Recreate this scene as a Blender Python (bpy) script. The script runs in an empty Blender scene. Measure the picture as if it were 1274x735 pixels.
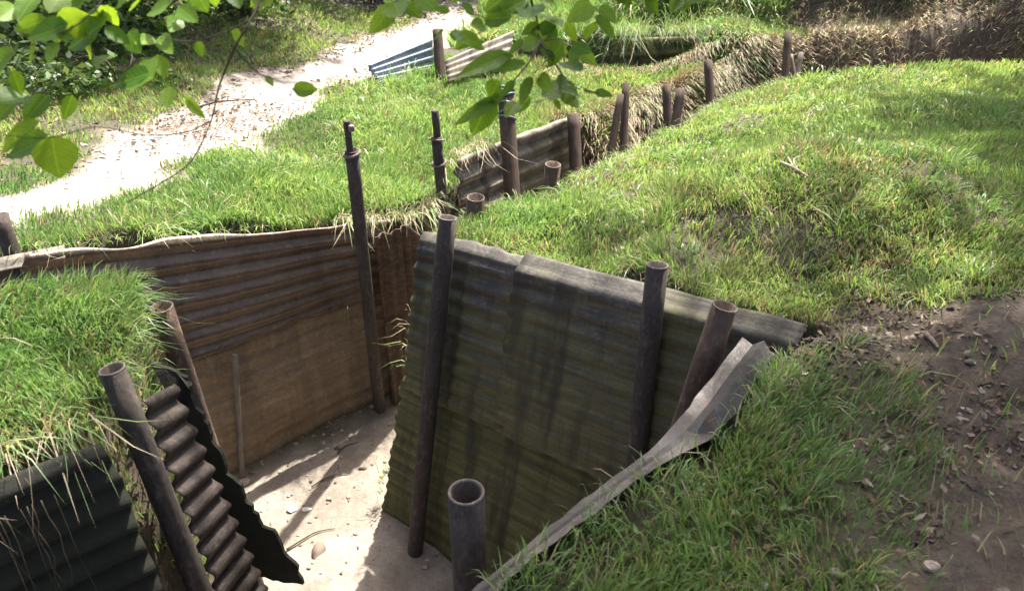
import bpy, math, random
import numpy as np
from mathutils import Vector, Matrix

random.seed(11); rng = np.random.default_rng(11)
R = math.radians
sc = bpy.context.scene
col = sc.collection

# ------------------------------------------------------------------ camera
CAM = Vector((0, 0, 1.7)); PITCH = 30.0; F = 1000.0; W0, H0 = 1274.0, 735.0
cam_d = bpy.data.cameras.new('camera'); cam = bpy.data.objects.new('camera', cam_d); col.objects.link(cam)
cam.location = CAM; cam.rotation_euler = (R(90 - PITCH), 0, 0)
cam_d.sensor_width = 36; cam_d.lens = 36 * F / W0; cam_d.clip_start = 0.02; cam_d.clip_end = 500
sc.camera = cam
cam_d.dof.use_dof = True; cam_d.dof.focus_distance = 4.2; cam_d.dof.aperture_fstop = 5.0

# ------------------------------------------------------------------ world, sun, exposure
SUN_AZ, SUN_EL = 24.0, 60.0            # azimuth to the right of +Y
w = bpy.data.worlds.new('World'); sc.world = w; w.use_nodes = True
nt = w.node_tree; bg = nt.nodes['Background']
sky = nt.nodes.new('ShaderNodeTexSky'); sky.sky_type = 'NISHITA'; sky.sun_disc = False
sky.sun_elevation = R(SUN_EL); sky.sun_rotation = R(SUN_AZ); sky.dust_density = 6.0; sky.air_density = .7; sky.ozone_density = .3
nt.links.new(sky.outputs[0], bg.inputs[0]); bg.inputs[1].default_value = 0.10
sd = bpy.data.lights.new('sun', 'SUN'); sd.energy = 5.0; sd.angle = R(0.9); sd.color = (1, 0.95, 0.86)
sun = bpy.data.objects.new('sun', sd); col.objects.link(sun)
SV = Vector((math.sin(R(SUN_AZ)) * math.cos(R(SUN_EL)), math.cos(R(SUN_AZ)) * math.cos(R(SUN_EL)), math.sin(R(SUN_EL))))
sun.rotation_euler = SV.to_track_quat('Z', 'Y').to_euler(); sun.location = (3, 6, 12)
vs = sc.view_settings; vs.view_transform = 'Standard'; vs.look = 'None'; vs.exposure = 1.8; vs.gamma = 1
sc.cycles.max_bounces = 6; sc.cycles.transparent_max_bounces = 6

# ------------------------------------------------------------------ pixel -> place
CP, SP = math.cos(R(PITCH)), math.sin(R(PITCH))
def ray(px, py):
    u = (px - W0 / 2) / F; v = (py - H0 / 2) / F
    return Vector((u, CP - v * SP, -SP - v * CP))
def G(px, py, z):                      # on the level z
    d = ray(px, py); return CAM + d * ((z - CAM.z) / d.z)
def Wd(px, py, t):                     # at depth t
    return CAM + ray(px, py) * t
def Wy(px, py, y):                     # at world y
    d = ray(px, py); return CAM + d * (y / d.y)

# ------------------------------------------------------------------ helpers
def setp(o, label=None, cat=None, group=None, kind=None):
    if label: o['label'] = label
    if cat: o['category'] = cat
    if group: o['group'] = group
    if kind: o['kind'] = kind
    return o
def link(o, parent=None):
    col.objects.link(o)
    if parent is not None: o.parent = parent
    return o
def mesh_obj(name, verts, faces, mat, parent=None, smooth=False, uv=None):
    me = bpy.data.meshes.new(name); me.from_pydata([tuple(v) for v in verts], [], faces); me.update()
    if mat: me.materials.append(mat)
    if smooth: me.polygons.foreach_set('use_smooth', [True] * len(me.polygons))
    if uv is not None:
        a = me.attributes.new('st', 'FLOAT_VECTOR', 'POINT'); a.data.foreach_set('vector', np.asarray(uv, dtype=np.float32).ravel())
    return link(bpy.data.objects.new(name, me), parent)
def fast_mesh(name, V, Fc, mat, colors=None, parent=None, smooth=False):
    """V (n,3), Fc (m,3|4) numpy"""
    me = bpy.data.meshes.new(name); n = len(V); m, k = Fc.shape
    me.vertices.add(n); me.vertices.foreach_set('co', np.ascontiguousarray(V, dtype=np.float32).ravel())
    me.loops.add(m * k); me.loops.foreach_set('vertex_index', np.ascontiguousarray(Fc, dtype=np.int32).ravel())
    me.polygons.add(m); me.polygons.foreach_set('loop_start', np.arange(0, m * k, k, dtype=np.int32))
    me.update(calc_edges=True)
    if smooth: me.polygons.foreach_set('use_smooth', np.ones(m, dtype=bool))
    if colors is not None:
        a = me.color_attributes.new('tint', 'FLOAT_COLOR', 'POINT')
        c = np.ones((n, 4), dtype=np.float32); c[:, :3] = colors; a.data.foreach_set('color', c.ravel())
    if mat: me.materials.append(mat)
    return link(bpy.data.objects.new(name, me), parent)

def vnoise(x, y, seed=0):
    """smooth value noise 0..1 on numpy arrays"""
    xi = np.floor(x).astype(np.int64); yi = np.floor(y).astype(np.int64); fx = x - xi; fy = y - yi
    fx = fx * fx * (3 - 2 * fx); fy = fy * fy * (3 - 2 * fy)
    def h(a, b):
        n = (a * 374761393 + b * 668265263 + seed * 974634777) & 0xffffffff
        n = ((n ^ (n >> 13)) * 1274126177) & 0xffffffff
        return ((n ^ (n >> 16)) & 0xffff) / 65535.0
    return (h(xi, yi) * (1 - fx) + h(xi + 1, yi) * fx) * (1 - fy) + (h(xi, yi + 1) * (1 - fx) + h(xi + 1, yi + 1) * fx) * fy
def fbm(x, y, seed=0, o=4):
    s = 0; a = .5; t = 0
    for i in range(o):
        s = s + a * vnoise(x * 2 ** i, y * 2 ** i, seed + i * 17); t += a; a *= .5
    return s / t
def smooth(a, b, x):
    t = np.clip((x - a) / (b - a), 0, 1); return t * t * (3 - 2 * t)

# ------------------------------------------------------------------ materials
def mat_new(name):
    m = bpy.data.materials.new(name); m.use_nodes = True; t = m.node_tree
    return m, t, t.nodes['Principled BSDF'], t.nodes.new, t.links.new
def ramp(t, fac, stops):
    r = t.nodes.new('ShaderNodeValToRGB'); e = r.color_ramp.elements
    while len(e) < len(stops): e.new(0.5)
    for el, (p, c) in zip(e, stops): el.position = p; el.color = (*c, 1)
    t.links.new(fac, r.inputs[0]); return r.outputs[0]
def noise(t, vec, scale, detail=4, rough=.6, dist=0):
    n = t.nodes.new('ShaderNodeTexNoise'); n.inputs['Scale'].default_value = scale; n.inputs['Detail'].default_value = detail
    n.inputs['Roughness'].default_value = rough; n.inputs['Distortion'].default_value = dist
    if vec is not None: t.links.new(vec, n.inputs['Vector'])
    return n.outputs['Fac']
def mapping(t, vec, scale, loc=(0, 0, 0)):
    m = t.nodes.new('ShaderNodeMapping'); m.inputs['Scale'].default_value = scale; m.inputs['Location'].default_value = loc
    t.links.new(vec, m.inputs['Vector']); return m.outputs[0]
def mixc(t, f, a, b, mode='MIX'):
    m = t.nodes.new('ShaderNodeMix'); m.data_type = 'RGBA'; m.blend_type = mode
    for i, s in ((0, f), (6, a), (7, b)):
        if isinstance(s, (int, float)): m.inputs[i].default_value = s
        elif isinstance(s, tuple): m.inputs[i].default_value = (*s, 1)
        else: t.links.new(s, m.inputs[i])
    return m.outputs[2]
def attr(t, name):
    a = t.nodes.new('ShaderNodeAttribute'); a.attribute_name = name; return a
def bump(t, h, strength, dist, b):
    n = t.nodes.new('ShaderNodeBump'); n.inputs['Strength'].default_value = strength; n.inputs['Distance'].default_value = dist
    t.links.new(h, n.inputs['Height']); t.links.new(n.outputs[0], b.inputs['Normal'])
def mrange(t, v, a, b, c, d):
    n = t.nodes.new('ShaderNodeMapRange'); n.inputs[1].default_value = a; n.inputs[2].default_value = b
    n.inputs[3].default_value = c; n.inputs[4].default_value = d; t.links.new(v, n.inputs[0]); return n.outputs[0]

def metal_mat(name, cols, moss=None, moss_amt=0.5, streak=(3, 30, 1), rough=.6, metallic=.25, off=0.0, wear=None, moss_low=.1, grain=.62):
    """rusted sheet: colour patches + streaks along the corrugations + optional moss, on the sheet's own coordinates (st, metres)"""
    m, t, b, N, L = mat_new(name)
    st = attr(t, 'st').outputs['Vector']
    v1 = mapping(t, st, (2.2, 2.6, 1), (off, off, 0)); n1 = noise(t, v1, 1.6, 6, .65, .6)
    v2 = mapping(t, st, streak, (off, 0, 0)); n2 = noise(t, v2, 1.0, 5, .65)
    v3 = mapping(t, st, (55, 75, 1)); n3 = noise(t, v3, 1.0, 4, .7)
    v4 = mapping(t, st, (9, 1.1, 1), (off, 3, 0)); n4 = noise(t, v4, 1.0, 4, .6)   # runs down the sheet
    a = N('ShaderNodeMath'); a.operation = 'MULTIPLY_ADD'; a.inputs[1].default_value = .45; L(n2, a.inputs[0])
    a2 = N('ShaderNodeMath'); a2.operation = 'MULTIPLY'; a2.inputs[1].default_value = .55; L(n1, a2.inputs[0]); L(a2.outputs[0], a.inputs[2])
    c = ramp(t, a.outputs[0], cols)
    n6 = noise(t, mapping(t, st, (1.6, 34, 1), (off, 1, 0)), 1.0, 8, .75, .4); c = mixc(t, mrange(t, n6, .42, .64, grain, 0), c, tuple(x * .30 for x in cols[0][1])); n7 = noise(t, mapping(t, st, (26, 30, 1)), 1.0, 8, .8); c = mixc(t, mrange(t, n7, .5, .72, 0, .55), c, tuple(min(1, x * 1.5) for x in cols[2][1])); c = mixc(t, mrange(t, n4, .45, .75, 0, .55), c, tuple(x * .45 for x in cols[0][1]))
    if moss:
        mn = noise(t, mapping(t, st, (1.9, 1.5, 1), (off + 5, off, 0)), 1.5, 8, .7, .9)
        sy = N('ShaderNodeSeparateXYZ'); L(st, sy.inputs[0]); mh = mrange(t, sy.outputs[1], -.08, -moss_low, 0, .16); m3 = N('ShaderNodeMath'); m3.operation = 'ADD'; L(mn, m3.inputs[0]); L(mh, m3.inputs[1]); m4 = N('ShaderNodeMath'); m4.operation = 'SUBTRACT'; m4.inputs[1].default_value = .12 if moss_low > .1 else .0; L(m3.outputs[0], m4.inputs[0]); mn = m4.outputs[0]
        c = mixc(t, mrange(t, mn, .62 - .35 * moss_amt, .78 - .3 * moss_amt, 0, .92), c, mixc(t, n2, tuple(x * .15 for x in moss), tuple(x * 1.75 for x in moss)))
        c = mixc(t, mrange(t, n6, .40, .58, .42, 0), c, (.02, .019, .012)); c = mixc(t, mrange(t, n4, .48, .66, 0, .82), c, (.026, .022, .017))
    if wear:
        wn = noise(t, mapping(t, st, (14, 22, 1), (2, off, 0)), 1.0, 5, .7)
        c = mixc(t, mrange(t, wn, .58, .68, 0, .8), c, wear)
    c = mixc(t, mrange(t, n3, .3, .75, .0, .45), c, tuple(x * .35 for x in cols[0][1]))
    L(c, b.inputs['Base Color']); b.inputs['Metallic'].default_value = metallic
    L(mrange(t, n1, .3, .7, rough - .12, rough + .2), b.inputs['Roughness'])
    mm = N('ShaderNodeMath'); mm.operation = 'ADD'; L(n3, mm.inputs[0]); L(n2, mm.inputs[1])
    bump(t, mm.outputs[0], .45, .006, b)
    return m
M = {}
M['rust_brown'] = metal_mat('rust_brown', [(.28, (.085, .060, .042)), (.5, (.175, .125, .088)), (.72, (.28, .205, .15))], rough=.34, metallic=.4, grain=.2, off=1.3)
M['rust_lower'] = metal_mat('rust_lower', [(.3, (.15, .102, .062)), (.5, (.26, .19, .12)), (.72, (.34, .26, .17))], rough=.8, metallic=.0, grain=.3, off=6.1)
M['rust_red'] = metal_mat('rust_red', [(.3, (.08, .046, .028)), (.5, (.17, .105, .065)), (.7, (.28, .19, .12))], rough=.8, metallic=.0, off=9.3, streak=(14, 2, 1))
M['mossy'] = metal_mat('mossy', [(.3, (.07, .062, .045)), (.5, (.165, .148, .105)), (.72, (.27, .245, .19))], moss=(.14, .14, .046), moss_amt=.7, rough=.85, metallic=.0, grain=.3, off=2.2, streak=(2.5, 26, 1))
M['mossy_top'] = metal_mat('mossy_top', [(.3, (.055, .048, .040)), (.5, (.13, .115, .095)), (.72, (.25, .22, .19))], moss=(.14, .135, .05), moss_amt=.75, rough=.6, metallic=.1, moss_low=.30, off=4.4, streak=(2.5, 26, 1))
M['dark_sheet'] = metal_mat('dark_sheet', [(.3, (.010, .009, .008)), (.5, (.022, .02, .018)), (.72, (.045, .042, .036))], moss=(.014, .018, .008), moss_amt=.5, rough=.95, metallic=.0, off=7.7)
M['ladder_sheet'] = metal_mat('ladder_sheet', [(.3, (.024, .018, .015)), (.5, (.058, .045, .038)), (.72, (.13, .10, .085))], rough=.5, metallic=.4, off=8.8)
M['grey_strip'] = metal_mat('grey_strip', [(.3, (.045, .038, .033)), (.5, (.095, .084, .076)), (.72, (.17, .155, .145))], rough=.45, metallic=.35, grain=.2, off=3.8, wear=(.11, .055, .03))
M['zinc'] = metal_mat('zinc', [(.3, (.12, .15, .19)), (.5, (.22, .27, .33)), (.72, (.36, .41, .46))], rough=.4, metallic=.5, off=5.8)
M['pale_sheet'] = metal_mat('pale_sheet', [(.3, (.22, .18, .135)), (.5, (.35, .30, .235)), (.72, (.50, .45, .37))], moss=(.14, .13, .06), moss_amt=.15, grain=.35, rough=.65, metallic=.1, off=1.8)

def pipe_mat(name, a, bcol, rim=False, rough=.6):
    m, t, b, N, L = mat_new(name)
    o = N('ShaderNodeTexCoord').outputs['Object']
    n1 = noise(t, mapping(t, o, (14, 14, 3)), 1.0, 6, .7); n2 = noise(t, mapping(t, o, (90, 90, 50)), 1.0, 4, .7)
    c = ramp(t, n1, [(.3, a), (.55, tuple((x + y) / 2 for x, y in zip(a, bcol))), (.75, bcol)])
    c = mixc(t, mrange(t, n2, .4, .7, 0, .6), c, tuple(x * .4 for x in a)); n3 = noise(t, mapping(t, o, (26, 26, 12)), 1.0, 8, .8, .6); c = mixc(t, mrange(t, n3, .52, .66, 0, .75), c, tuple(min(1, x * 1.7) for x in bcol))
    L(c, b.inputs['Base Color']); b.inputs['Roughness'].default_value = .85; b.inputs['Metallic'].default_value = .0
    bump(t, n3, 1.0, .006, b); return m
M['pipe_dark'] = pipe_mat('pipe_dark', (.035, .028, .024), (.09, .068, .055))
M['pipe_brown'] = pipe_mat('pipe_brown', (.06, .036, .025), (.15, .095, .065))
M['pipe_rim'] = pipe_mat('pipe_rim', (.10, .08, .065), (.24, .195, .16), rough=.45)
def wood_mat(name, a, bcol):
    m, t, b, N, L = mat_new(name)
    o = N('ShaderNodeTexCoord').outputs['Object']
    n1 = noise(t, mapping(t, o, (40, 40, 4)), 1.0, 6, .7, .5); n2 = noise(t, mapping(t, o, (9, 9, 9)), 1.0, 3, .6)
    c = ramp(t, n1, [(.35, a), (.7, bcol)]); c = mixc(t, mrange(t, n2, .4, .7, 0, .5), c, tuple(x * .5 for x in a))
    L(c, b.inputs['Base Color']); b.inputs['Roughness'].default_value = .85; bump(t, n1, .7, .008, b); return m
M['wood_dark'] = wood_mat('wood_dark', (.05, .033, .024), (.14, .09, .06))
M['wood_grey'] = wood_mat('wood_grey', (.12, .10, .085), (.30, .26, .21))
M['bark'] = wood_mat('bark', (.05, .042, .032), (.16, .135, .10))
M['twig'] = wood_mat('twig', (.045, .035, .022), (.11, .085, .05))
M['straw_wood'] = wood_mat('straw_wood', (.20, .15, .10), (.42, .34, .25))

def leafy_mat(name, trans=.45, tint=(1, 1, 1), rough=.45, tcol=(1.35, 1.25, .55), spec=.3):
    m, t, b, N, L = mat_new(name)
    c = attr(t, 'tint').outputs['Color']
    L(c, b.inputs['Base Color']); b.inputs['Roughness'].default_value = rough; b.inputs['Specular IOR Level'].default_value = spec
    tr = N('ShaderNodeBsdfTranslucent'); L(mixc(t, 1.0, c, tcol, 'MULTIPLY'), tr.inputs[0])
    mx = N('ShaderNodeMixShader'); mx.inputs[0].default_value = trans
    L(b.outputs[0], mx.inputs[1]); L(tr.outputs[0], mx.inputs[2]); L(mx.outputs[0], t.nodes['Material Output'].inputs[0])
    return m
M['grass'] = leafy_mat('grass_blade', .45, rough=.4, spec=.42, tcol=(1.25, 1.25, .75))
M['straw'] = leafy_mat('straw_blade', .25, tcol=(1.1, 1.0, .8))
M['leafmass'] = leafy_mat('bush_leaf', .35, rough=.4)
M['litter'] = leafy_mat('dead_leaf', .1, rough=.7, tcol=(1, .8, .6))

def branch_leaf_mat(name, a, bcol):
    m, t, b, N, L = mat_new(name)
    st = attr(t, 'st').outputs['Vector']
    sx = N('ShaderNodeSeparateXYZ'); L(st, sx.inputs[0])
    ab = N('ShaderNodeMath'); ab.operation = 'ABSOLUTE'; L(sx.outputs[0], ab.inputs[0])
    # side veins: stripes that slant with the distance from the midrib
    ph = N('ShaderNodeMath'); ph.operation = 'MULTIPLY_ADD'; ph.inputs[1].default_value = -.8; L(ab.outputs[0], ph.inputs[0]); L(sx.outputs[1], ph.inputs[2])
    wv = N('ShaderNodeMath'); wv.operation = 'MULTIPLY'; wv.inputs[1].default_value = 52; L(ph.outputs[0], wv.inputs[0])
    sn = N('ShaderNodeMath'); sn.operation = 'SINE'; L(wv.outputs[0], sn.inputs[0])
    vein = mrange(t, sn.outputs[0], .75, 1, 0, .14)
    oi = N('ShaderNodeObjectInfo'); c = mixc(t, oi.outputs['Random'], a, bcol)
    n = noise(t, mapping(t, st, (5, 5, 1)), 1, 4); c = mixc(t, mrange(t, n, .35, .7, 0, .35), c, tuple(x * .6 for x in a))
    rib = mrange(t, ab.outputs[0], .0, .025, .35, 0)
    mxv = N('ShaderNodeMath'); mxv.operation = 'MAXIMUM'; L(vein, mxv.inputs[0]); L(rib, mxv.inputs[1])
    c = mixc(t, mxv.outputs[0], c, tuple(min(1, x * 1.7) for x in bcol))
    L(c, b.inputs['Base Color']); b.inputs['Roughness'].default_value = .4
    tr = N('ShaderNodeBsdfTranslucent'); L(mixc(t, 1.0, c, (2.6, 2.2, .8), 'MULTIPLY'), tr.inputs[0])
    mx = N('ShaderNodeMixShader'); mx.inputs[0].default_value = .5
    L(b.outputs[0], mx.inputs[1]); L(tr.outputs[0], mx.inputs[2]); L(mx.outputs[0], t.nodes['Material Output'].inputs[0])
    b.inputs['Specular IOR Level'].default_value = .25; bump(t, sn.outputs[0], .12, .001, b)
    return m
M['leaf'] = branch_leaf_mat('hazel_leaf', (.06, .14, .02), (.17, .29, .04))

def ground_mat():
    m, t, b, N, L = mat_new('ground_soil')
    o = N('ShaderNodeTexCoord').outputs['Object']; at = attr(t, 'tint'); sx = N('ShaderNodeSeparateColor'); L(at.outputs['Color'], sx.inputs[0])
    n1 = noise(t, o, 2.2, 8, .65); n2 = noise(t, o, 22, 6, .7); n3 = noise(t, o, 90, 4, .7)
    soil = ramp(t, n2, [(.3, (.035, .028, .018)), (.5, (.075, .06, .04)), (.72, (.13, .11, .075))])
    soil = mixc(t, mrange(t, n1, .4, .65, 0, .5), soil, (.05, .065, .02))
    path = ramp(t, n2, [(.28, (.34, .285, .235)), (.5, (.45, .39, .33)), (.75, (.54, .485, .42))])
    path = mixc(t, mrange(t, n1, .5, .72, 0, .5), path, (.25, .20, .155))
    dirt = ramp(t, n2, [(.28, (.036, .025, .016)), (.5, (.078, .057, .039)), (.75, (.145, .11, .078))])
    dirt = mixc(t, mrange(t, n3, .5, .7, 0, .5), dirt, (.20, .155, .12))
    earth = ramp(t, n2, [(.28, (.05, .035, .024)), (.5, (.11, .08, .055)), (.75, (.20, .155, .11))])
    c = mixc(t, sx.outputs[0], soil, path); c = mixc(t, sx.outputs[1], c, dirt); c = mixc(t, sx.outputs[2], c, earth)
    c = mixc(t, mrange(t, n3, .35, .7, .0, .35), c, (.05, .04, .03))
    L(c, b.inputs['Base Color']); b.inputs['Roughness'].default_value = .92
    ad = N('ShaderNodeMath'); ad.operation = 'ADD'; L(n2, ad.inputs[0]); L(n3, ad.inputs[1]); bump(t, ad.outputs[0], .6, .02, b)
    return m
M['ground'] = ground_mat()

# ------------------------------------------------------------------ terrain height
anch = []
for px, py, z in [
    (700,735,.25),(900,735,.3),(1274,735,.3),(1000,600,.28),(800,620,.27),(620,735,.22),(1150,500,.3),(1274,400,.35),(960,460,.25),(1050,400,.3),
    (600,275,.06),(750,250,.22),(850,280,.34),(900,220,.35),(1000,200,.38),(1150,200,.38),(1274,200,.3),(730,200,-.05),(660,235,.0),
    (800,165,-.02),(860,140,-.06),(900,112,-.08),(1000,88,-.05),(1130,80,0),(1274,78,0),(950,130,.12),(1100,120,.2),(820,200,.15),
    (520,265,-.32),(400,268,-.26),(255,285,-.1),(100,296,.03),(0,315,.12),(450,200,-.3),(300,230,-.1),(100,270,.05),(0,260,.1),(540,230,-.35),
    (300,130,-.15),(450,100,-.3),(550,120,-.35),(600,170,-.36),(0,150,0),(150,100,-.1),(300,60,-.2),(480,30,-.3),(700,120,-.4),(760,115,-.36),
    (800,95,-.35),(900,90,-.3),(700,60,-.3),(560,40,-.3),
    (0,340,.42),(100,380,.38),(190,450,.26),(0,450,.42),(0,590,.3),(130,540,.27)]:
    p = G(px, py, z); anch.append((p.x, p.y, z))
anch += [(-3,.5,.45),(-4,0,.4),(0,0,.3),(1,-1,.3),(3,0,.3),(-2,-2,.3),(3.7,8.45,.0),(3.7,9.3,.45),(6,9,.45),(2.6,8.6,-.05),(3,10,.7),(0,10.5,-.2),
         (-3,10,-.1),(-6,8,0),(7,5,.2),(6,2,.3),(10,10,.8),(0,14,.2),(-8,14,0),(8,14,1.0),(-7,3,.1),(-5,4,.1)]
anch += [(2.25,8.5,.0),(2.3,9.1,.2),(2.2,9.7,.35),(-.33,3.64,.02),(.1,3.30,.07),(.4,3.07,.10),(.72,2.83,.14),(1.02,2.58,.19),(1.22,2.42,.22),(.60,1.62,.20),(.25,1.42,.19),(.9,1.95,.21),(0,1.2,.17),(-1.35,1.9,.28),(-1.4,1.6,.30)]
A = np.array(anch); A[:, 2] -= .04; A[(A[:, 1] > 4.9) & (A[:, 1] < 7.4) & (A[:, 0] > .5), 2] -= .06
FLOOR = -1.6
def base_h(x, y):
    x = np.asarray(x, float); y = np.asarray(y, float); num = np.zeros_like(x); den = np.zeros_like(x)
    for ax, ay, az in A:
        wgt = 1.0 / ((x - ax) ** 2 + (y - ay) ** 2 + .03) ** 2; num += wgt * az; den += wgt
    h = num / den
    h += (fbm(x * 1.3, y * 1.3, 3) - .5) * .06 + (fbm(x * 6, y * 6, 9) - .5) * .022
    return h
def offset_poly(P, d):
    return P
TR = [[(-.42,.1),(-.3,.75),(-.17,1.2),(.10,1.45),(.50,1.72),(.80,2.18),(1.06,2.30),(1.02,2.42),(-.42,3.54),(-.20,3.72),(.2,4.15),(.45,4.5),(.9,5.2),(1.32,5.8),(1.7,6.4),
       (2.53,7.0),(4.6,7.3),(9,7.4),(9,8.3),(4.6,8.2),(3.0,8.0),(2.2,7.7),(1.34,7.2),(.9,6.8),(.42,6.45),(-.42,5.02),(-.6,4.75),(-.77,4.57),(-2.30,3.28),(-4.2,1.45),
       (-5.0,.6),(-4.2,.0),(-3.4,.75),(-1.67,2.31),(-1.28,2.40),(-1.20,2.05),(-1.20,1.75),(-1.38,1.52),(-3.0,.15),(-4.4,-1.0),(-3.6,-2.0),(-2.2,-1.2)],
      [(0.2,8.3),(1.75,8.4),(1.9,8.95),(0.2,9.0),(-.3,8.6)]]
def poly_sd(x, y, P):
    """signed distance, negative inside"""
    d = np.full(x.shape, 1e9); inside = np.zeros(x.shape, bool); n = len(P)
    for i in range(n):
        x0, y0 = P[i]; x1, y1 = P[(i + 1) % n]; ex, ey = x1 - x0, y1 - y0
        t = np.clip(((x - x0) * ex + (y - y0) * ey) / (ex * ex + ey * ey + 1e-12), 0, 1)
        d = np.minimum(d, (x - x0 - t * ex) ** 2 + (y - y0 - t * ey) ** 2)
        c = ((y0 > y) != (y1 > y)) & (x < (x1 - x0) * (y - y0) / (y1 - y0 + 1e-12) + x0); inside ^= c
    d = np.sqrt(d); return np.where(inside, -d, d)
NEAR = [(-.40,3.56),(-.20,3.72),(.2,4.15),(.45,4.5),(.9,5.2),(1.32,5.8),(1.7,6.4),(2.53,7.0),(4.6,7.3),(9,7.4)]
def line_d(x, y, P):
    d = np.full(x.shape, 1e9)
    for (x0, y0), (x1, y1) in zip(P, P[1:]):
        ex, ey = x1 - x0, y1 - y0; t = np.clip(((x - x0) * ex + (y - y0) * ey) / (ex * ex + ey * ey), 0, 1)
        d = np.minimum(d, (x - x0 - t * ex) ** 2 + (y - y0 - t * ey) ** 2)
    return np.sqrt(d)
def trench_sd(x, y):
    return np.minimum(poly_sd(x, y, TR[0]), poly_sd(x, y, TR[1]))
def height(x, y, with_sd=False):
    x = np.asarray(x, float); y = np.asarray(y, float)
    h = base_h(x, y); sdv = trench_sd(x, y) + (fbm(x * 7, y * 7, 5) - .5) * .03
    far = smooth(.45, .75, line_d(x, y, NEAR)) * smooth(.55, .9, x) * smooth(5.8, 6.5, y)
    wd = .05 + .5 * far
    k = smooth(.02 + .25 * far, -wd, sdv)
    fl = FLOOR + .16 * smooth(-.30, -.04, sdv) * fbm(x * 6, y * 6, 122) + (fbm(x * 30, y * 30, 123) - .5) * .012 + (fbm(x * 2.5, y * 2.5, 8) - .5) * .08 + (fbm(x * 14, y * 14, 4) - .5) * .025
    ds = poly_sd(x, y, DIRT); h = h + (fbm(x * 9, y * 9, 61) - .5) * .07 * smooth(.3, -.3, ds) + (fbm(x * 26, y * 26, 62) - .5) * .03 * smooth(.3, -.3, ds)
    hh = h * (1 - k) + fl * k
    return (hh, sdv, k) if with_sd else hh

def ground_hit(px, py):
    d = ray(px, py); t = np.arange(1.2, 16, .04); X_ = CAM.x + d.x * t; Y_ = d.y * t; Z_ = CAM.z + d.z * t; h = base_h(X_, Y_); k = int(np.argmax(Z_ <= h)); k = k if Z_[k] <= h[k] else len(t) - 1
    return (float(X_[k]), float(Y_[k]))
def px_poly(pts, z): return [ground_hit(a, b) for a, b in pts]
PATH = px_poly([(-160,345),(0,296),(100,276),(160,242),(222,210),(340,180),(392,136),(418,110),(445,100),(475,90),(525,68),(568,55),(590,32),(600,0),(560,-8),(530,20),(475,38),(425,56),(375,70),(295,90),(250,114),(185,146),(145,176),(55,220),(0,236),(-160,268)],
               [.1,.1,.07,0,-.1,-.15,-.25,-.3,-.3,-.3,-.3,-.3,-.3,-.3,-.3,-.3,-.3,-.25,-.2,-.15,-.1,-.05,0,.05,.05,.1])
DIRT = px_poly([(1060,400),(1150,388),(1274,372),(1500,380),(1600,900),(1100,900),(1125,735),(1105,650),(1120,570),(1085,480)], [.3]*10)

def axis(lo, hi, step, far_lo, far_hi):
    a = list(np.arange(lo, hi + 1e-6, step)); s = step; v = hi
    while v < far_hi: s *= 1.28; v += s; a.append(v)
    s = step; v = lo; pre = []
    while v > far_lo: s *= 1.28; v -= s; pre.append(v)
    return np.array(pre[::-1] + a)
gx = axis(-3.6, 5.2, .035, -80, 80); gy = axis(-.3, 9.4, .035, -60, 160)
X, Y = np.meshgrid(gx, gy)
Hh, SDv, K = height(X, Y, True)
psd = poly_sd(X, Y, PATH) + (fbm(X * 3, Y * 3, 21) - .5) * .45
dsd = poly_sd(X, Y, DIRT) + (fbm(X * 4, Y * 4, 33) - .5) * .55
Hh = Hh - smooth(.1, -.2, psd) * .03
onfl = (Hh < -1.2) * 1.0
cpath = np.maximum(smooth(.06, -.12, psd), smooth(-.10, -.34, SDv + (fbm(X * 5, Y * 5, 120) - .5) * .25) * onfl * .75)
cdirt = np.maximum(smooth(.12, -.15, dsd), onfl * (.10 + .32 * smooth(.45, .65, fbm(X * 4, Y * 4, 121))))
cearth = np.clip(smooth(.1, -.02, SDv) * (Hh > -1.45) + smooth(6.8, 7.4, Y) * smooth(1.8, 2.6, X) * .8, 0, 1)
cols = np.stack([cpath, cdirt, cearth], -1).reshape(-1, 3)
V = np.stack([X, Y, Hh], -1).reshape(-1, 3); ny, nx = X.shape
i = np.arange(ny - 1)[:, None] * nx + np.arange(nx - 1)[None]
Fq = np.stack([i, i + 1, i + nx + 1, i + nx], -1).reshape(-1, 4)
ground = fast_mesh('ground', V, Fq, M['ground'], cols, smooth=True); ground['kind'] = 'structure'
def gz(x, y): return float(height(np.array([x]), np.array([y]))[0])

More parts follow.
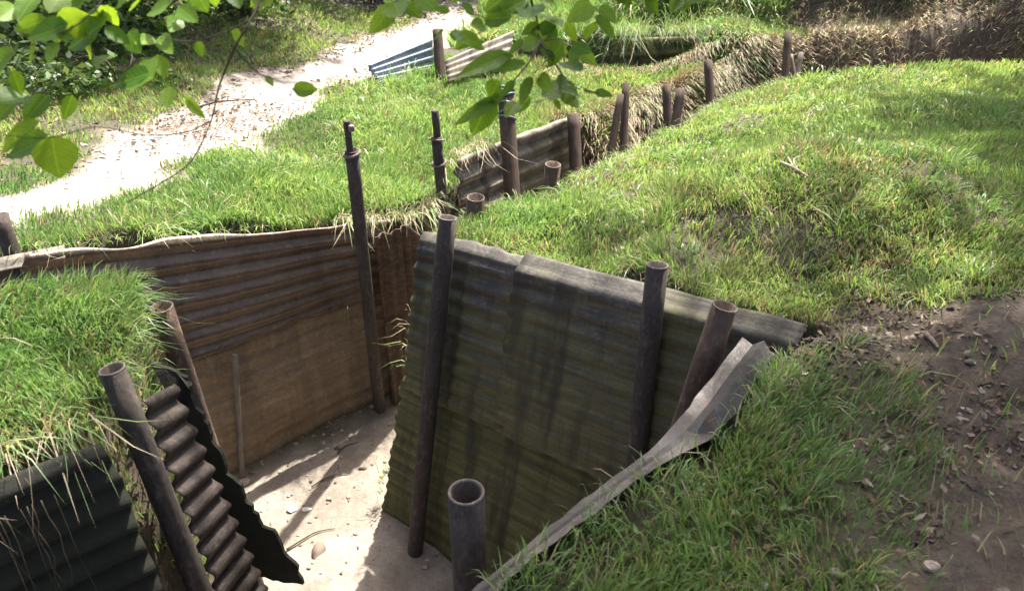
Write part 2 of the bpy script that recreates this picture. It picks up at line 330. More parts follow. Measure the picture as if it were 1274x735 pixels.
# ------------------------------------------------------------------ sheets
def sheet(name, TL, TRc, BL, BR, mat, label=None, pitch=.076, amp=.011, thick=.003, nu=30, lip=0.0, sag=.0, jag=0.0, seed=0, parent=None, spp=8, bend=0.0, vertical=False, cat='metal sheet', group=None, holes=False):
    """corrugated sheet; corrugations run along its length (u) unless vertical"""
    TL, TRc, BL, BR = map(Vector, (TL, TRc, BL, BR)); rnd = random.Random(seed)
    Hs = ((TL - BL).length + (TRc - BR).length) / 2; Ls = ((TL - TRc).length + (BL - BR).length) / 2
    nw = (Ls if vertical else Hs) / pitch
    if vertical: nv = nu; nu_ = max(8, int(nw * spp))
    else: nv = max(8, int(nw * spp)); nu_ = nu
    nrm = (TRc - TL).cross(BL - TL).normalized()
    if nrm.dot(CAM - TL) < 0: nrm = -nrm
    hor = Vector((nrm.x, nrm.y, 0)).normalized()
    verts, uv = [], []
    for a in range(nu_ + 1):
        u = a / nu_
        jt = (vnoise(np.array([u * 9.0]), np.array([seed * 3.1]))[0] - .5) * jag; jb = (vnoise(np.array([u * 14.0]), np.array([seed * 7.7]))[0] - .5) * jag * 1.6
        for b_ in range(nv + 1):
            v = b_ / nv; uu, vv = u, v
            vv = v * (1 + jb / Hs) + (jt / Hs) * (1 - v)
            ju = (vnoise(np.array([v * 12.0]), np.array([seed * 5.3 + (1 if u > .5 else 0)]))[0] - .5) * jag * 1.2 / Ls
            uu = u + ju * (abs(u - .5) * 2) ** 6
            top = TL.lerp(TRc, uu); bot = BL.lerp(BR, uu); p = top.lerp(bot, vv)
            ph = (uu * Ls if vertical else vv * Hs) / pitch * 2 * math.pi
            off = amp * math.sin(ph)
            dn = (fbm(np.array([uu * Ls * 1.8 + seed]), np.array([vv * Hs * 1.8]), seed)[0] - .5) * sag * 2
            off += dn + bend * math.sin(math.pi * u)
            p = p + nrm * off
            if lip > 0:
                d = max(0.0, lip - vv * Hs)
                p = p - hor * (d * .80) - Vector((0, 0, 1)) * (d * .50) + nrm * (.006 * math.exp(-(d / .012) ** 2) - off * min(1, d / .02) * .7)
            verts.append(p); uv.append((uu * Ls, -vv * Hs, 0))
    faces = []
    for a in range(nu_):
        for b_ in range(nv):
            k = a * (nv + 1) + b_; faces.append((k, k + 1, k + nv + 2, k + nv + 1))
    o = mesh_obj(name, verts, faces, mat, parent, smooth=True, uv=uv)
    s = o.modifiers.new('thickness', 'SOLIDIFY'); s.thickness = thick; s.offset = 0
    if label: setp(o, label, cat, group)
    return o

ATL = Wd(20, 315, 3.497); ATR = G(486, 274, -.345); ABL = Vector((-2.2, 3.05, -1.62)); ABR = Vector((-.72, 4.43, -1.62))
n_out = Vector((.65, -.76, 0))
def lerp(a, b, t): return Vector(a).lerp(Vector(b), t)
kA = .50
sheet('corrugated_sheet', ATL, ATR, lerp(ATL, ABL, .47), lerp(ATR, ABR, .36), M['rust_brown'],
      'long brown rusted corrugated sheet with shiny ridges, under the grassy edge beside the path', lip=.0, sag=.026, jag=.05, seed=3, nu=60, amp=.013, pitch=.10)
sheet('corrugated_sheet', lerp(ATL, ABL, .43) - n_out * .045 + Vector((.02, 0, 0)), lerp(ATR, ABR, .32) - n_out * .045, ABL, ABR, M['rust_lower'],
      'dull flat brown sheet below the long ridged one, its foot on the pale trench floor', amp=.006, sag=.05, jag=.03, seed=5, pitch=.10, nu=40)
# silver lapped end of the upper sheet
sheet('sheet_end', ATL - n_out * .03 + Vector((-.20, -.16, .0)), ATL + (ATR - ATL) * .10 - n_out * .02 + Vector((0, 0, .012)), ATL - n_out * .0 + Vector((-.19, -.17, -.045)), ATL + (ATR - ATL) * .09 + Vector((0, 0, -.03)) + n_out * .03, M['pale_sheet'],
      'short bare silver sheet end catching sun at the grass beside the white path', amp=.004, seed=8, nu=10, spp=8)
# rusty corner piece with upright folds
def curved_sheet(name, plan, ztop, zbot, mat, label, amp=.014, pitch=.07, seed=1, thick=.004, cat='metal sheet'):
    P = [Vector((a, b, 0)) for a, b in plan]; seg = []; tot = 0
    for a, b in zip(P, P[1:]): seg.append((tot, a, b)); tot += (b - a).length
    n = int(tot / .01); nv = 36; verts, uv = [], []
    for i in range(n + 1):
        s = tot * i / n
        for st, a, b in seg:
            if s <= st + (b - a).length + 1e-6: q = a.lerp(b, min(1, (s - st) / (b - a).length)); tg = (b - a).normalized(); break
        nn = Vector((tg.y, -tg.x, 0))
        for j in range(nv + 1):
            v = j / nv; z = ztop + (zbot - ztop) * v + (fbm(np.array([s * 9.]), np.array([2.]), seed)[0] - .5) * .07 * (1 - v)
            o = amp * math.sin(s / pitch * 6.283 + .8 * math.sin(v * 5)) + (fbm(np.array([s * 5.]), np.array([v * 6.]), seed)[0] - .5) * .07
            verts.append(q + nn * o + Vector((0, 0, z)) + Vector((0, -.05 * math.exp(-v * 9), 0))); uv.append((s, -v * (ztop - zbot), 0))
    faces = [(i * (nv + 1) + j, i * (nv + 1) + j + 1, (i + 1) * (nv + 1) + j + 1, (i + 1) * (nv + 1) + j) for i in range(n) for j in range(nv)]
    o = mesh_obj(name, verts, faces, mat, None, smooth=True, uv=uv); m = o.modifiers.new('thickness', 'SOLIDIFY'); m.thickness = thick
    return setp(o, label, cat)
curved_sheet('corner_sheet', [(-.80,4.26),(-.68,4.30),(-.60,4.40),(-.56,4.55),(-.5,4.8)], -.33, -1.62, M['rust_red'],
             'red-brown folded rusty sheet bent round the corner right of the tall collared pole')

# right wall, two rows
BTL = Wy(522, 284, 3.45); s_ = .966; BTR = Vector((1.0, 2.334, .233)); BBL = Vector((-.674, 3.21, -1.62)); BBR = Vector((.77, 2.09, -1.62))
wn = (BTR - BTL).cross(BBL - BTL).normalized(); wn = wn if wn.y < 0 else -wn
def WB(u, v, off=0.0): return BTL.lerp(BTR, u).lerp(BBL.lerp(BBR, u), v) + wn * off
sheet('corrugated_sheet', WB(.0, .0), WB(.36, .0), WB(.0, .50), WB(.36, .50), M['mossy_top'], 'mossy corrugated sheet with lit top ridges behind the tall pole at the trench corner', lip=.06, sag=.012, jag=.02, seed=11, nu=24, amp=.008, pitch=.09)
sheet('corrugated_sheet', WB(.33, -.012, .022), WB(1.0, -.012, .022), WB(.33, .49, .022), WB(1.0, .49, .022), M['mossy_top'], 'grey corrugated sheet with worn flattened lip running down to the grass edge', lip=.085, sag=.018, jag=.015, seed=12, nu=40, amp=.0045, pitch=.09)
sheet('corrugated_sheet', WB(.10, .455, -.02), WB(.75, .455, -.02), WB(.10, 1.0, -.02), WB(.75, 1.0, -.02), M['mossy'], 'green mossy lower sheet between the tall corner pole and the diagonal grey strip', sag=.03, jag=.02, seed=13, nu=40, amp=.0035, pitch=.09)
sheet('corrugated_sheet', WB(-.025, .475, -.03), WB(.17, .475, -.03), WB(-.05, .99, -.03), WB(.17, 1.0, -.03), M['mossy'], 'narrow green sheet with scalloped edge left of the tall corner pole', sag=.01, jag=.03, seed=14, nu=16, amp=.007)

# near bank: bent sheet whose lip is the diagonal strip
Lp = [(925,420,.27),(896,454,.26),(866,494,.25),(838,530,.25),(806,561,.25),(765,591,.25),(725,622,.25),(684,653,.24),(643,687,.23),(608,717,.22),(575,745,.2),(545,780,.18)]
Rp = [(962,436,.28),(945,462,.27),(915,508,.27),(880,546,.26),(818,580,.27),(780,605,.27),(742,635,.27),(702,664,.26),(662,694,.25),(628,724,.24),(600,750,.23),(572,790,.2)]
verts, uv, faces = [], [], []
cumu = 0; prev = None; ncol = 9
for k in range(len(Lp) * 3 - 2):
    t = k / 3; i0 = min(int(t), len(Lp) - 2); f = t - i0
    l = G(*Lp[i0]).lerp(G(*Lp[i0 + 1]), f); r = G(*Rp[i0]).lerp(G(*Rp[i0 + 1]), f)
    jj = (fbm(np.array([k * .9]), np.array([1.]), 4)[0] - .5) * .016
    up = t < 3.0; fold = .022 if up else .004
    m1 = l.lerp(r, .33) + Vector((0, 0, -fold * .5)); m2 = l.lerp(r, .66) + Vector((0, 0, fold)); r = r + (r - l).normalized() * jj - Vector((0, 0, fold * .9)); l = l - (r - l).normalized() * jj
    if prev is not None: cumu += (l - prev).length
    prev = l.copy(); out = (l - r); out.z = 0; out.normalize()
    row = [r, m2, m1, l] + [l - out * (.02 + .012 * (j % 2)) - Vector((0, 0, .04 + .36 * j)) for j in range(5)]
    for j, p in enumerate(row): verts.append(p); uv.append((cumu, -j * .03 if j < 4 else -.12 - .3 * (j - 4), 0))
    if k:
        a = (k - 1) * ncol; faces += [(a + j, a + j + 1, a + ncol + j + 1, a + ncol + j) for j in range(ncol - 1)]
o = mesh_obj('bent_sheet', verts, faces, M['grey_strip'], None, smooth=False, uv=uv)
m = o.modifiers.new('thickness', 'SOLIDIFY'); m.thickness = .003
setp(o, 'bent grey metal strip running diagonally along the near grass bank, creased near its top', 'metal strip')

# left foreground: dark sheet face, ladder-like sheet seen end on, jagged dark sheet
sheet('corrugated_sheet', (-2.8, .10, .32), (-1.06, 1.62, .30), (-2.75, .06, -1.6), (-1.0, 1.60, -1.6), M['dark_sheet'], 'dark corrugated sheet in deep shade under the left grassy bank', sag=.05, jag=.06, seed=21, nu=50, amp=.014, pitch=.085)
lt0 = Wy(176, 498, 1.90); lb0 = Wy(272, 740, 1.86); lt1 = Wy(216, 478, 2.13); lb1 = Wy(333, 740, 2.08)
def ext(a, b, z): t = (z - a.z) / (b.z - a.z); return a + (b - a) * t
sheet('corrugated_sheet', lt0, lt1, ext(lt0, lb0, -1.6), ext(lt1, lb1, -1.6), M['ladder_sheet'], 'corrugated sheet seen end on like a ladder beside the open pipe in the left bank', seed=22, nu=10, amp=.012, pitch=.085, thick=.004, jag=.006, spp=10)
# jagged sheet
jp = [(186,452),(206,458),(232,470),(240,500),(258,528),(262,548),(276,566),(281,590),(300,604),(304,622),(320,640),(326,655),(343,664),(352,686),(366,700),(377,727),(345,722),(312,713),(318,735),(330,770),(290,770),(215,500)]
jr = random.Random(4); jq = []
for (a, b), (c, d) in zip(jp, jp[1:] + jp[:1]):
    jq.append((a, b)); n_ = int(math.hypot(c - a, d - b) / 6) if a > 200 and c > 200 and d < 735 else 0
    for q in range(1, n_): jq.append((a + (c - a) * q / n_ + jr.uniform(-2.2, 2.2), b + (d - b) * q / n_ + jr.uniform(-2, 2)))
jp = jq; jv = []
for a, b in jp:
    q = (a - 190) / 190.0; jv.append(Wy(a, b, 2.14 + .10 * max(0, q) + (.05 if b < 480 else 0)))
n = len(jv); back = [v + Vector((.004, .012, 0)) for v in jv]
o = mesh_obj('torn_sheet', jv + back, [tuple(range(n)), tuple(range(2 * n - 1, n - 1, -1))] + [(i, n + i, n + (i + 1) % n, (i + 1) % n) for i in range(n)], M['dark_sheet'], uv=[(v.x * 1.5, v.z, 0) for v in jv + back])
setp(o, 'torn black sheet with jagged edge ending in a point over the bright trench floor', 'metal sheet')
# little white stones caught on the torn edge (part of nothing: lie in grass) --------------------------------

# far sheets
FTL = Wd(566, 197, 5.25); FTR = Wd(716, 141, 6.55)
sheet('corrugated_sheet', FTL, FTR, FTL + Vector((.06, -.05, -.85)), FTR + Vector((.02, -.03, -.85)), M['pale_sheet'], 'pale streaked corrugated sheet behind two posts in the middle trench', amp=.02, pitch=.13, sag=.03, jag=.02, seed=31, nu=30)
sheet('corrugated_sheet', FTL + Vector((.04, -.04, -.8)), FTR + Vector((.0, -.03, -.8)), FTL + Vector((.1, -.09, -1.5)), FTR + Vector((.04, -.06, -1.35)), M['rust_lower'], 'low brown sheet at the foot of the middle trench wall', amp=.012, seed=32, nu=20)
S1, S2, S3, S4 = Wd(457, 83, 7.6), Wd(538, 49, 8.15), Wd(474, 101, 7.35), Wd(541, 92, 7.95)
sheet('corrugated_sheet', S1, S2, S3 - Vector((0, 0, .06)), S4 - Vector((0, 0, .1)), M['zinc'], 'shiny blue-grey corrugated sheet beside the bright path', amp=.022, pitch=.085, seed=33, nu=16)
sheet('metal_sheet', Wd(553, 76, 7.5), Wd(640, 38, 8.0), Wd(557, 100, 7.3), Wd(632, 80, 7.7), M['pale_sheet'], 'pale sunlit sheet right of the shiny blue-grey one, half hidden by leaves', amp=.016, pitch=.11, seed=34, nu=16)
sheet('corrugated_sheet', G(762, 48, -.12), G(866, 45, -.12), G(762, 48, -.12) - Vector((0, .03, .36)), G(866, 45, -.12) - Vector((0, .03, .36)), M['mossy'], 'weathered grey sheet laid level under the tall grass at the back of the second trench', amp=.03, pitch=.13, seed=35, nu=16)

# ------------------------------------------------------------------ posts
def tube(rb, rt, L, inner=.8, seg=24, rings=10, seed=0, closed=False, wob=.0):
    """open pipe standing on z=0"""
    rnd = random.Random(seed); v, f = [], []
    def ring(r, z, squash=1.0):
        k = len(v)
        for i in range(seg):
            a = 6.28318 * i / seg; rr = r * (1 + wob * (rnd.random() - .5)); v.append((rr * math.cos(a) * squash, rr * math.sin(a) / squash, z))
        return k
    def join(a, b): 
        for i in range(seg): f.append((a + i, a + (i + 1) % seg, b + (i + 1) % seg, b + i))
    last = ring(rb, 0); 
    for j in range(1, rings + 1):
        z = L * j / rings; r = rb + (rt - rb) * j / rings; nw = ring(r, z); join(last, nw); last = nw
    if closed:
        nw = ring(rt * .8, L + rt * .12); join(last, nw); last = nw; v.append((0, 0, L + rt * .14)); c = len(v) - 1
        for i in range(seg): f.append((last + i, last + (i + 1) % seg, c))
    else:
        nw = ring(rt * inner, L); join(last, nw); last = nw
        nw = ring(rt * inner, L - min(.35, L * .5)); join(last, nw); last = nw
        v.append((0, 0, L - min(.35, L * .5))); c = len(v) - 1
        for i in range(seg): f.append((last + i, last + (i + 1) % seg, c))
    return v, f
def orient(o, base, top):
    d = Vector(top) - Vector(base); o.rotation_mode = 'QUATERNION'; o.rotation_quaternion = d.to_track_quat('Z', 'Y'); o.location = base
def pipe(label, top, base, r, mat='pipe_dark', name='pipe_post', closed=False, rim=True, inner=.82, group=None, cat='pipe', wob=.03, seed=0, parts=()):
    top = Vector(top); base = Vector(base); L = (top - base).length
    v, f = tube(r, r, L, inner, closed=closed, wob=wob, seed=seed)
    if rim or parts:
        e = bpy.data.objects.new(name, None); link(e); orient(e, base, top)
        mesh_obj('shaft', v, f, M[mat], e, smooth=False)
        for p in e.children: _smooth(p)
        if rim:
            tv, tf = torus(r * 1.01, r * .075, L); mesh_obj('rim', tv, tf, M['pipe_rim'], e, smooth=True)
        for (nm, vv, ff, mm) in parts: mesh_obj(nm, vv, ff, M[mm], e, smooth=True)
        o = e
    else:
        o = mesh_obj(name, v, f, M[mat]); orient(o, base, top); _smooth(o)
    setp(o, label, cat, group); return o
def _smooth(o):
    me = o.data; me.polygons.foreach_set('use_smooth', [abs(p.normal.z) < .5 for p in me.polygons])
def torus(Rr, r, z, n=24, m=8, tilt=0):
    v, f = [], []
    for i in range(n):
        a = 6.28318 * i / n
        for j in range(m):
            b = 6.28318 * j / m; rr = Rr - r * .9 + r * math.cos(b); v.append((rr * math.cos(a), rr * math.sin(a), z + r * math.sin(b) + tilt * math.cos(a)))
    for i in range(n):
        for j in range(m):
            f.append((i * m + j, ((i + 1) % n) * m + j, ((i + 1) % n) * m + (j + 1) % m, i * m + (j + 1) % m))
    return v, f
def off(v, dx, dy, dz): return [(a + dx, b + dy, c + dz) for a, b, c in v]

pipe('tall dark open pipe standing before the mossy wall at the trench corner', Wy(557, 271, 3.24), (-.52, 3.0, -1.65), .041)
pipe('dark open pipe against the grey lipped sheet, left of the leaning brown one', Wy(818, 330, 2.60), (.47, 2.36, -1.65), .041)
pipe('brown open pipe leaning at the top of the diagonal strip', Wd(902, 381, 2.60), (.30, 2.1, -1.65), .042, 'pipe_brown')
pipe('large open pipe with pale rim in front of the diagonal strip, nearest to the viewer', Wd(580, 612, 1.93), Wd(582, 612, 1.93) - Vector((.0, -.03, 1.9)), .044)
pipe('short open pipe with lit rim behind the trench corner, at the grass edge', Wd(592, 246, 4.0), (-.27, 3.86, -1.5), .045, 'pipe_brown')
pipe('short pipe end poking out of the mound grass before the pale streaked sheet', Wd(688, 205, 4.5), (.13, 4.36, -1.5), .045, 'pipe_brown')
pipe('open pipe leaning out of the left bank beside the ladder-like sheet', Wd(139, 459, 2.25), (-.88, 1.72, -1.6), .036)
pipe('brown pipe rising in front of the long rusted sheet, behind the left bank', Wd(201, 382, 2.78), (-1.14, 2.50, -1.6), .039, 'pipe_brown')
pipe('dark post at the left edge where the white path meets the grass', Wd(-2, 266, 3.5), (-2.12, 3.05, -.5), .035, rim=False)
# tall collared pole
top = Vector((-.832, 3.985, .27)); base = Vector((-.87, 4.20, -1.65)); L = (top - base).length
rv, rf = tube(.018, .018, .17, .7, seg=12, rings=2, closed=True); cv, cf = torus(.049, .008, L - .02, tilt=.008)
kv, kf = tube(.016, .016, .028, .7, seg=10, rings=1, closed=True)
pipe('tall dark pole with thin rod and collar ring rising above the long rusted sheet', top, base, .036, rim=False, name='collared_pole', cat='pole',
     parts=(('rod', off(rv, -.008, 0, L - .01), rf, 'pipe_dark'), ('collar', cv, cf, 'pipe_rim'), ('cap', off(kv, .012, -.02, L + .115), kf, 'pipe_rim')))
top = Wd(543, 170, 4.98); base = Wd(556, 268, 5.2) - Vector((-.02, 0, 1.0)); L = (top - base).length
rv, rf = tube(.024, .024, .17, .7, seg=12, rings=2, closed=True); cv, cf = torus(.05, .007, L - .02, tilt=.012); cv2, cf2 = torus(.05, .007, L - .17, tilt=-.012)
pipe('dark wire-wrapped pole at the grassy corner behind the collared pole', top, base, .034, rim=False, name='wired_pole', cat='pole',
     parts=(('rod', off(rv, -.008, 0, L - .01), rf, 'pipe_dark'), ('wire', cv, cf, 'pipe_rim'), ('wire', cv2, cf2, 'pipe_rim')))
top = Wd(629, 116, 5.55); base = Wd(643, 240, 5.35) - Vector((0, 0, .5)); L = (top - base).length
parts = []
for k in range(5):
    cv, cf = torus(.064, .009, L + .03 - k * .05, tilt=.014 * (-1) ** k); parts.append(('wire_coil', cv, cf, 'zinc'))
pipe('post with shiny wire coils round its head, in front of the pale streaked sheet', top, base, .056, 'wood_dark', rim=False, name='coiled_post', cat='post', parts=parts)
def stake(label, tp, bp, t, r, mat='wood_dark', name='wooden_post', dz=.35, cat='post', tb=None, closed=True, group=None):
    top = Wd(*tp, t); b = Wd(*bp, tb or t); d = (b - top).normalized(); b = b + d * dz
    L = (top - b).length; v, f = tube(r * 1.05, r * .97, L, closed=closed, seg=14, wob=.12, seed=int(tp[0]))
    o = mesh_obj(name, v, f, M[mat]); orient(o, b, top); _smooth(o); return setp(o, label, cat, group)
stake('brown post at the right end of the pale streaked sheet', (713, 143), (716, 200), 6.35, .050, dz=.6)
stake('leaning brown stake, left of the crossed pair on the dry bank', (772, 118), (762, 178), 6.45, .030, dz=.5)
stake('upright brown stake, right of the crossed pair on the dry bank', (779, 104), (776, 172), 6.6, .032, dz=.5)
stake('squat square-topped stake, left of the V-shaped pair', (829, 107), (831, 148), 6.75, .038, dz=.5)
stake('squat stake tilting right, right one of the V-shaped pair', (847, 112), (841, 150), 6.65, .040, dz=.5)
stake('thick brown stake at the dry bank where the far trench bends', (881, 76), (883, 116), 7.3, .040, dz=.6)
stake('tall dark post before the brown dry-grass bank at the back', (981, 40), (977, 92), 7.0, .034, dz=.7)
stake('thin broken stump right of the tall dark post at the back', (997, 66), (992, 92), 7.1, .024, 'wood_grey', dz=.5, name='broken_stake')
stake('pale split stake leaning beside the tall dark post at the back', (984, 68), (988, 92), 7.05, .017, 'straw_wood', dz=.4, name='broken_stake')
stake('dark post standing at the end of the shiny blue-grey sheet', (544, 38), (548, 92), 7.7, .05, dz=.4)
stake('thin light stake at the foot of the long rusted wall', (292, 441), (302, 597), 4.40, .015, 'wood_grey', dz=.05, tb=4.73, name='thin_stake', cat='stake')
stake('dark peg standing in the tall grass of the second trench', (817, 38), (821, 66), 8.8, .04, dz=.3)
stake('short dark stump half hidden in green leaves at the back', (1000, 12), (997, 34), 8.6, .05, dz=.3)
stake('mossy peg behind the second trench under the leaves', (848, 40), (852, 60), 8.6, .03, 'wood_grey', dz=.3)

# ------------------------------------------------------------------ grass
def blades(P, L, Wb, lean, tint, curl, levels=3):
    """P (n,3) roots; L lengths; Wb widths; lean (n,2) unit*amount; tint (n,3)"""
    n = len(P); ang = rng.uniform(0, 6.283, n); side = np.stack([np.cos(ang), np.sin(ang), np.zeros(n)], -1)
    ts = [0, .4, .75, 1.0] if levels == 3 else [0, .55, 1.0]
    vs_, cs = [], []
    for k, t in enumerate(ts):
        bend = lean * (L * (t * .45 + t ** 2 * curl))[:, None]
        hor = np.linalg.norm(bend, axis=1); z = np.maximum(L * t - hor * hor / np.maximum(L, 1e-4) * .55 * t, L * t * .08 - (curl > .9) * L * t * .5)
        c = P + np.concatenate([bend, z[:, None]], 1)
        if t < 1:
            wv = (Wb * (1 - .55 * t))[:, None] * .5 * side; vs_ += [c - wv, c + wv]
        else: vs_.append(c)
    m = len(vs_); V = np.stack(vs_, 1).reshape(-1, 3); b = np.arange(n)[:, None] * m
    if levels == 3: tri = [[0, 1, 3], [0, 3, 2], [2, 3, 5], [2, 5, 4], [4, 5, 6]]
    else: tri = [[0, 1, 3], [0, 3, 2], [2, 3, 4]]
    Fc = (b[:, None, :] + np.array(tri)[None]).reshape(-1, 3)
    return V, Fc, np.repeat(tint, m, axis=0)
GREEN = np.array([.115, .225, .075]); LIME = np.array([.25, .345, .12]); DRY = np.array([.38, .32, .22]); BROWN = np.array([.22, .165, .115]); DARK = np.array([.05, .115, .025])
def in_view(x, y, z, margin=120):
    d = np.stack([x, y, z - 1.7], -1); dep = d[:, 1] * CP - d[:, 2] * SP; up = d[:, 1] * SP + d[:, 2] * CP
    px = W0 / 2 + F * d[:, 0] / np.maximum(dep, .05); py = H0 / 2 - F * up / np.maximum(dep, .05)
    return (dep > .3) & (px > -margin) & (px < W0 + margin) & (py > -margin * .5) & (py < H0 + margin)
def scatter(n, x0, x1, y0, y1, accept, keep_view=True, hmin=-1.0):
    x = rng.uniform(x0, x1, n); y = rng.uniform(y0, y1, n); p = accept(x, y); k = rng.random(n) < p; x, y = x[k], y[k]
    h, s, kk = height(x, y, True); ok = (h > hmin)
    if keep_view: ok &= in_view(x, y, h)
    return x[ok], y[ok], h[ok], s[ok]
def grass_patch(name, label, n, box, acc, length, dry, levels=3, lean0=(0, 0), wide=1.0, hmin=-.9, lime=.5, mat='grass', dark=0.0, leanamt=.8, lenvar=.5, bright=1.0):
    x, y, h, s = scatter(n, *box, acc, hmin=hmin); d = np.sqrt(x ** 2 + y ** 2 + 1.7)
    m = len(x); print(name, 'blades', m)
    cl = fbm(x * 2.2, y * 2.2, 40); cl2 = fbm(x * 7, y * 7, 41); cl3 = fbm(x * 1.1, y * 1.1, 43)
    L = length(x, y) * (.55 + cl * .9) * (1 + lenvar * (rng.random(m) - .5) * 1.6)
    th = fbm(x * 1.7, y * 1.7, 50) * 12 + rng.normal(0, .9, m); am = rng.uniform(.25, 1.0, m) * leanamt
    lean = np.stack([np.cos(th) * am + lean0[0], np.sin(th) * am + lean0[1]], -1)
    # edges hang over the trench
    W_ = (.0032 + .0008 * d) * rng.uniform(.6, 1.3, m) * wide
    f = np.clip(dry(x, y) + (cl2 - .5) * .9 + (rng.random(m) - .5) * .5, 0, 1)[:, None]; g = np.clip(lime + (cl3 - .5) * 1.8 + (rng.random(m) - .5) * .6, 0, 1)[:, None]
    base = GREEN * (1 - g) + LIME * g; base = base * (1 - dark) + DARK * dark
    dr = np.where(rng.random((m, 1)) < .5, DRY, BROWN); k = (rng.random((m, 1)) < f); tint = np.where(k, dr, base) * rng.uniform(.7, 1.3, (m, 1)) * bright
    V, Fc, C = blades(np.stack([x, y, h - .006], -1), L, W_, lean, tint, rng.uniform(.15, .8, m), levels)
    o = fast_mesh(name, V, Fc, M[mat], C); setp(o, label, 'grass', None, 'stuff'); return o
def notpath(x, y):
    p = smooth(-.12, .1, poly_sd(x, y, PATH) + (fbm(x * 3, y * 3, 21) - .5) * .45)
    d = smooth(-.12, .36, poly_sd(x, y, DIRT) + (fbm(x * 4, y * 4, 33) - .5) * .55)
    return p * (d * .97 + .03) * (trench_sd(x, y) > -.03)
zero = lambda x, y: x * 0
def patchy(x, y, lo=.35): return np.clip(smooth(.30, .5, fbm(x * 3.1, y * 3.1, 60)), lo, 1)
# near bank
def bare(x, y):
    """worn spots in the grass"""
    return smooth(.40, .58, fbm(x * 2.6, y * 2.6, 77))
grass_patch('near_grass', 'loose tufted grass on the near bank between the bent strip and the dirt path', 95000, (-.3, 1.75, .7, 3.1),
            lambda x, y: notpath(x, y) * (.25 + .75 * bare(x, y)) * (y < 2.35 + .0 * x) * smooth(.02, .14, trench_sd(x, y)), lambda x, y: .050 + .03 * smooth(.9, .3, x), lambda x, y: .12 + .3 * smooth(.7, 1.4, x), lime=.45, lenvar=.8)
# mound
def mound_side(x, y): return (y > 3.45 - .775 * (x + .44) + .03) & (y > 2.3) & (line_side(x, y))
def line_side(x, y):  # near side of the far trench
    P = np.array(NEAR); yy = np.interp(x, P[:, 0], P[:, 1]); return y < yy + .05
def dry_m(x, y):
    g = np.exp(-(((x - 1.7) / .9) ** 2 + ((y - 3.6) / 1.0) ** 2)) * .32 + .22 * smooth(.5, .62, fbm(x * 1.6, y * 1.6, 71)); return .0 + g
grass_patch('mound_grass', 'bright matted grass covering the rounded mound right of the trench', 420000, (-.5, 5.6, 2.35, 7.45),
            lambda x, y: notpath(x, y) * mound_side(x, y) * np.clip((3.4 / np.sqrt(x * x + y * y + 1)) ** 1.3, 0, 1) * (.22 + .78 * smooth(.38, .52, fbm(x * 2.6, y * 2.6, 78) + .10 * smooth(3, 4, y))),
            lambda x, y: .045 + .03 * fbm(x, y, 3) + 0 * x, dry_m, lime=.68, lean0=(-.15, -.12))
# left bank
grass_patch('left_bank_grass', 'thick soft green grass on the left foreground bank', 90000, (-2.6, -1.0, 1.1, 2.6),
            lambda x, y: (poly_sd(x, y, [(-3.4,.75),(-1.67,2.33),(-1.2,2.44),(-1.13,2.05),(-1.15,1.72),(-1.34,1.48),(-3.0,.15)]) < .02) * 1.0, lambda x, y: .085 + 0 * x, lambda x, y: .02 + .35 * smooth(2.0, 1.55, y), lime=.35, lean0=(.25, -.1))
# grass between wall A and the path, and further up
def left_zone(x, y): return notpath(x, y) * (y > 3.17 + .85 * (x + 2.2) - .02) * ((x < 2.4) & ~line_side(x, y) | (x < -.55)) 
def side_of_path(x, y):
    P = np.array([(-3.6, 3.4), (-2.6, 4.2), (-2.2, 5.6), (-1.7, 6.8), (-1.3, 8.0), (-.9, 9.2), (-.6, 10.5)]); xx = np.interp(y, P[:, 1], P[:, 0]); return x > xx
grass_patch('bank_grass', 'lush light green grass between the long rusted sheet and the white path', 330000, (-4.2, 1.2, 2.2, 8.4),
            lambda x, y: left_zone(x, y) * side_of_path(x, y) * (1 - .95 * smooth(.45, .1, trench_sd(x, y)) * smooth(.3, .7, x)) * np.clip((4.2 / np.sqrt(x * x + y * y + 1)) ** 1.1, 0, 1),
            lambda x, y: (.04 + .055 * smooth(.0, .7, poly_sd(x, y, PATH))), lambda x, y: .03 + .3 * smooth(5.6, 6.8, y) * smooth(-.6, .2, x), lime=.5, lean0=(.1, -.2), hmin=-.7)
grass_patch('verge_grass', 'patchy grass verge on the far side of the white path', 130000, (-6.5, .2, 3.0, 10.8),
            lambda x, y: notpath(x, y) * ~side_of_path(x, y) * (.25 + .75 * smooth(.38, .52, fbm(x * 1.5, y * 1.5, 90))), lambda x, y: .05 + 0 * x, lambda x, y: .22 + 0 * x, levels=2, wide=1.3, lime=.6)
grass_patch('far_grass', 'tall bright grass round the second trench at the back', 110000, (-.4, 3.2, 7.4, 11.5),
            lambda x, y: notpath(x, y) * (x < 3.0 - .3 * (y - 8)) * (.06 + .94 * smooth(.18, .42, trench_sd(x, y))), lambda x, y: .07 + .10 * smooth(8.8, 9.3, y), lambda x, y: .08 + 0 * x, levels=2, wide=1.5, lime=.45, lean0=(.0, -.35))
grass_patch('dry_bank_straw', 'flattened dry straw on the slope of the far trench bank', 90000, (.3, 2.6, 5.8, 8.2),
            lambda x, y: (trench_sd(x, y) < .38) * 1.0 * ~line_side(x, y) * (line_d(x, y, NEAR) > .35), lambda x, y: .09 + 0 * x, lambda x, y: .85 + 0 * x, levels=2, wide=1.1, lean0=(.1, -1.0), hmin=-1.35, mat='straw')
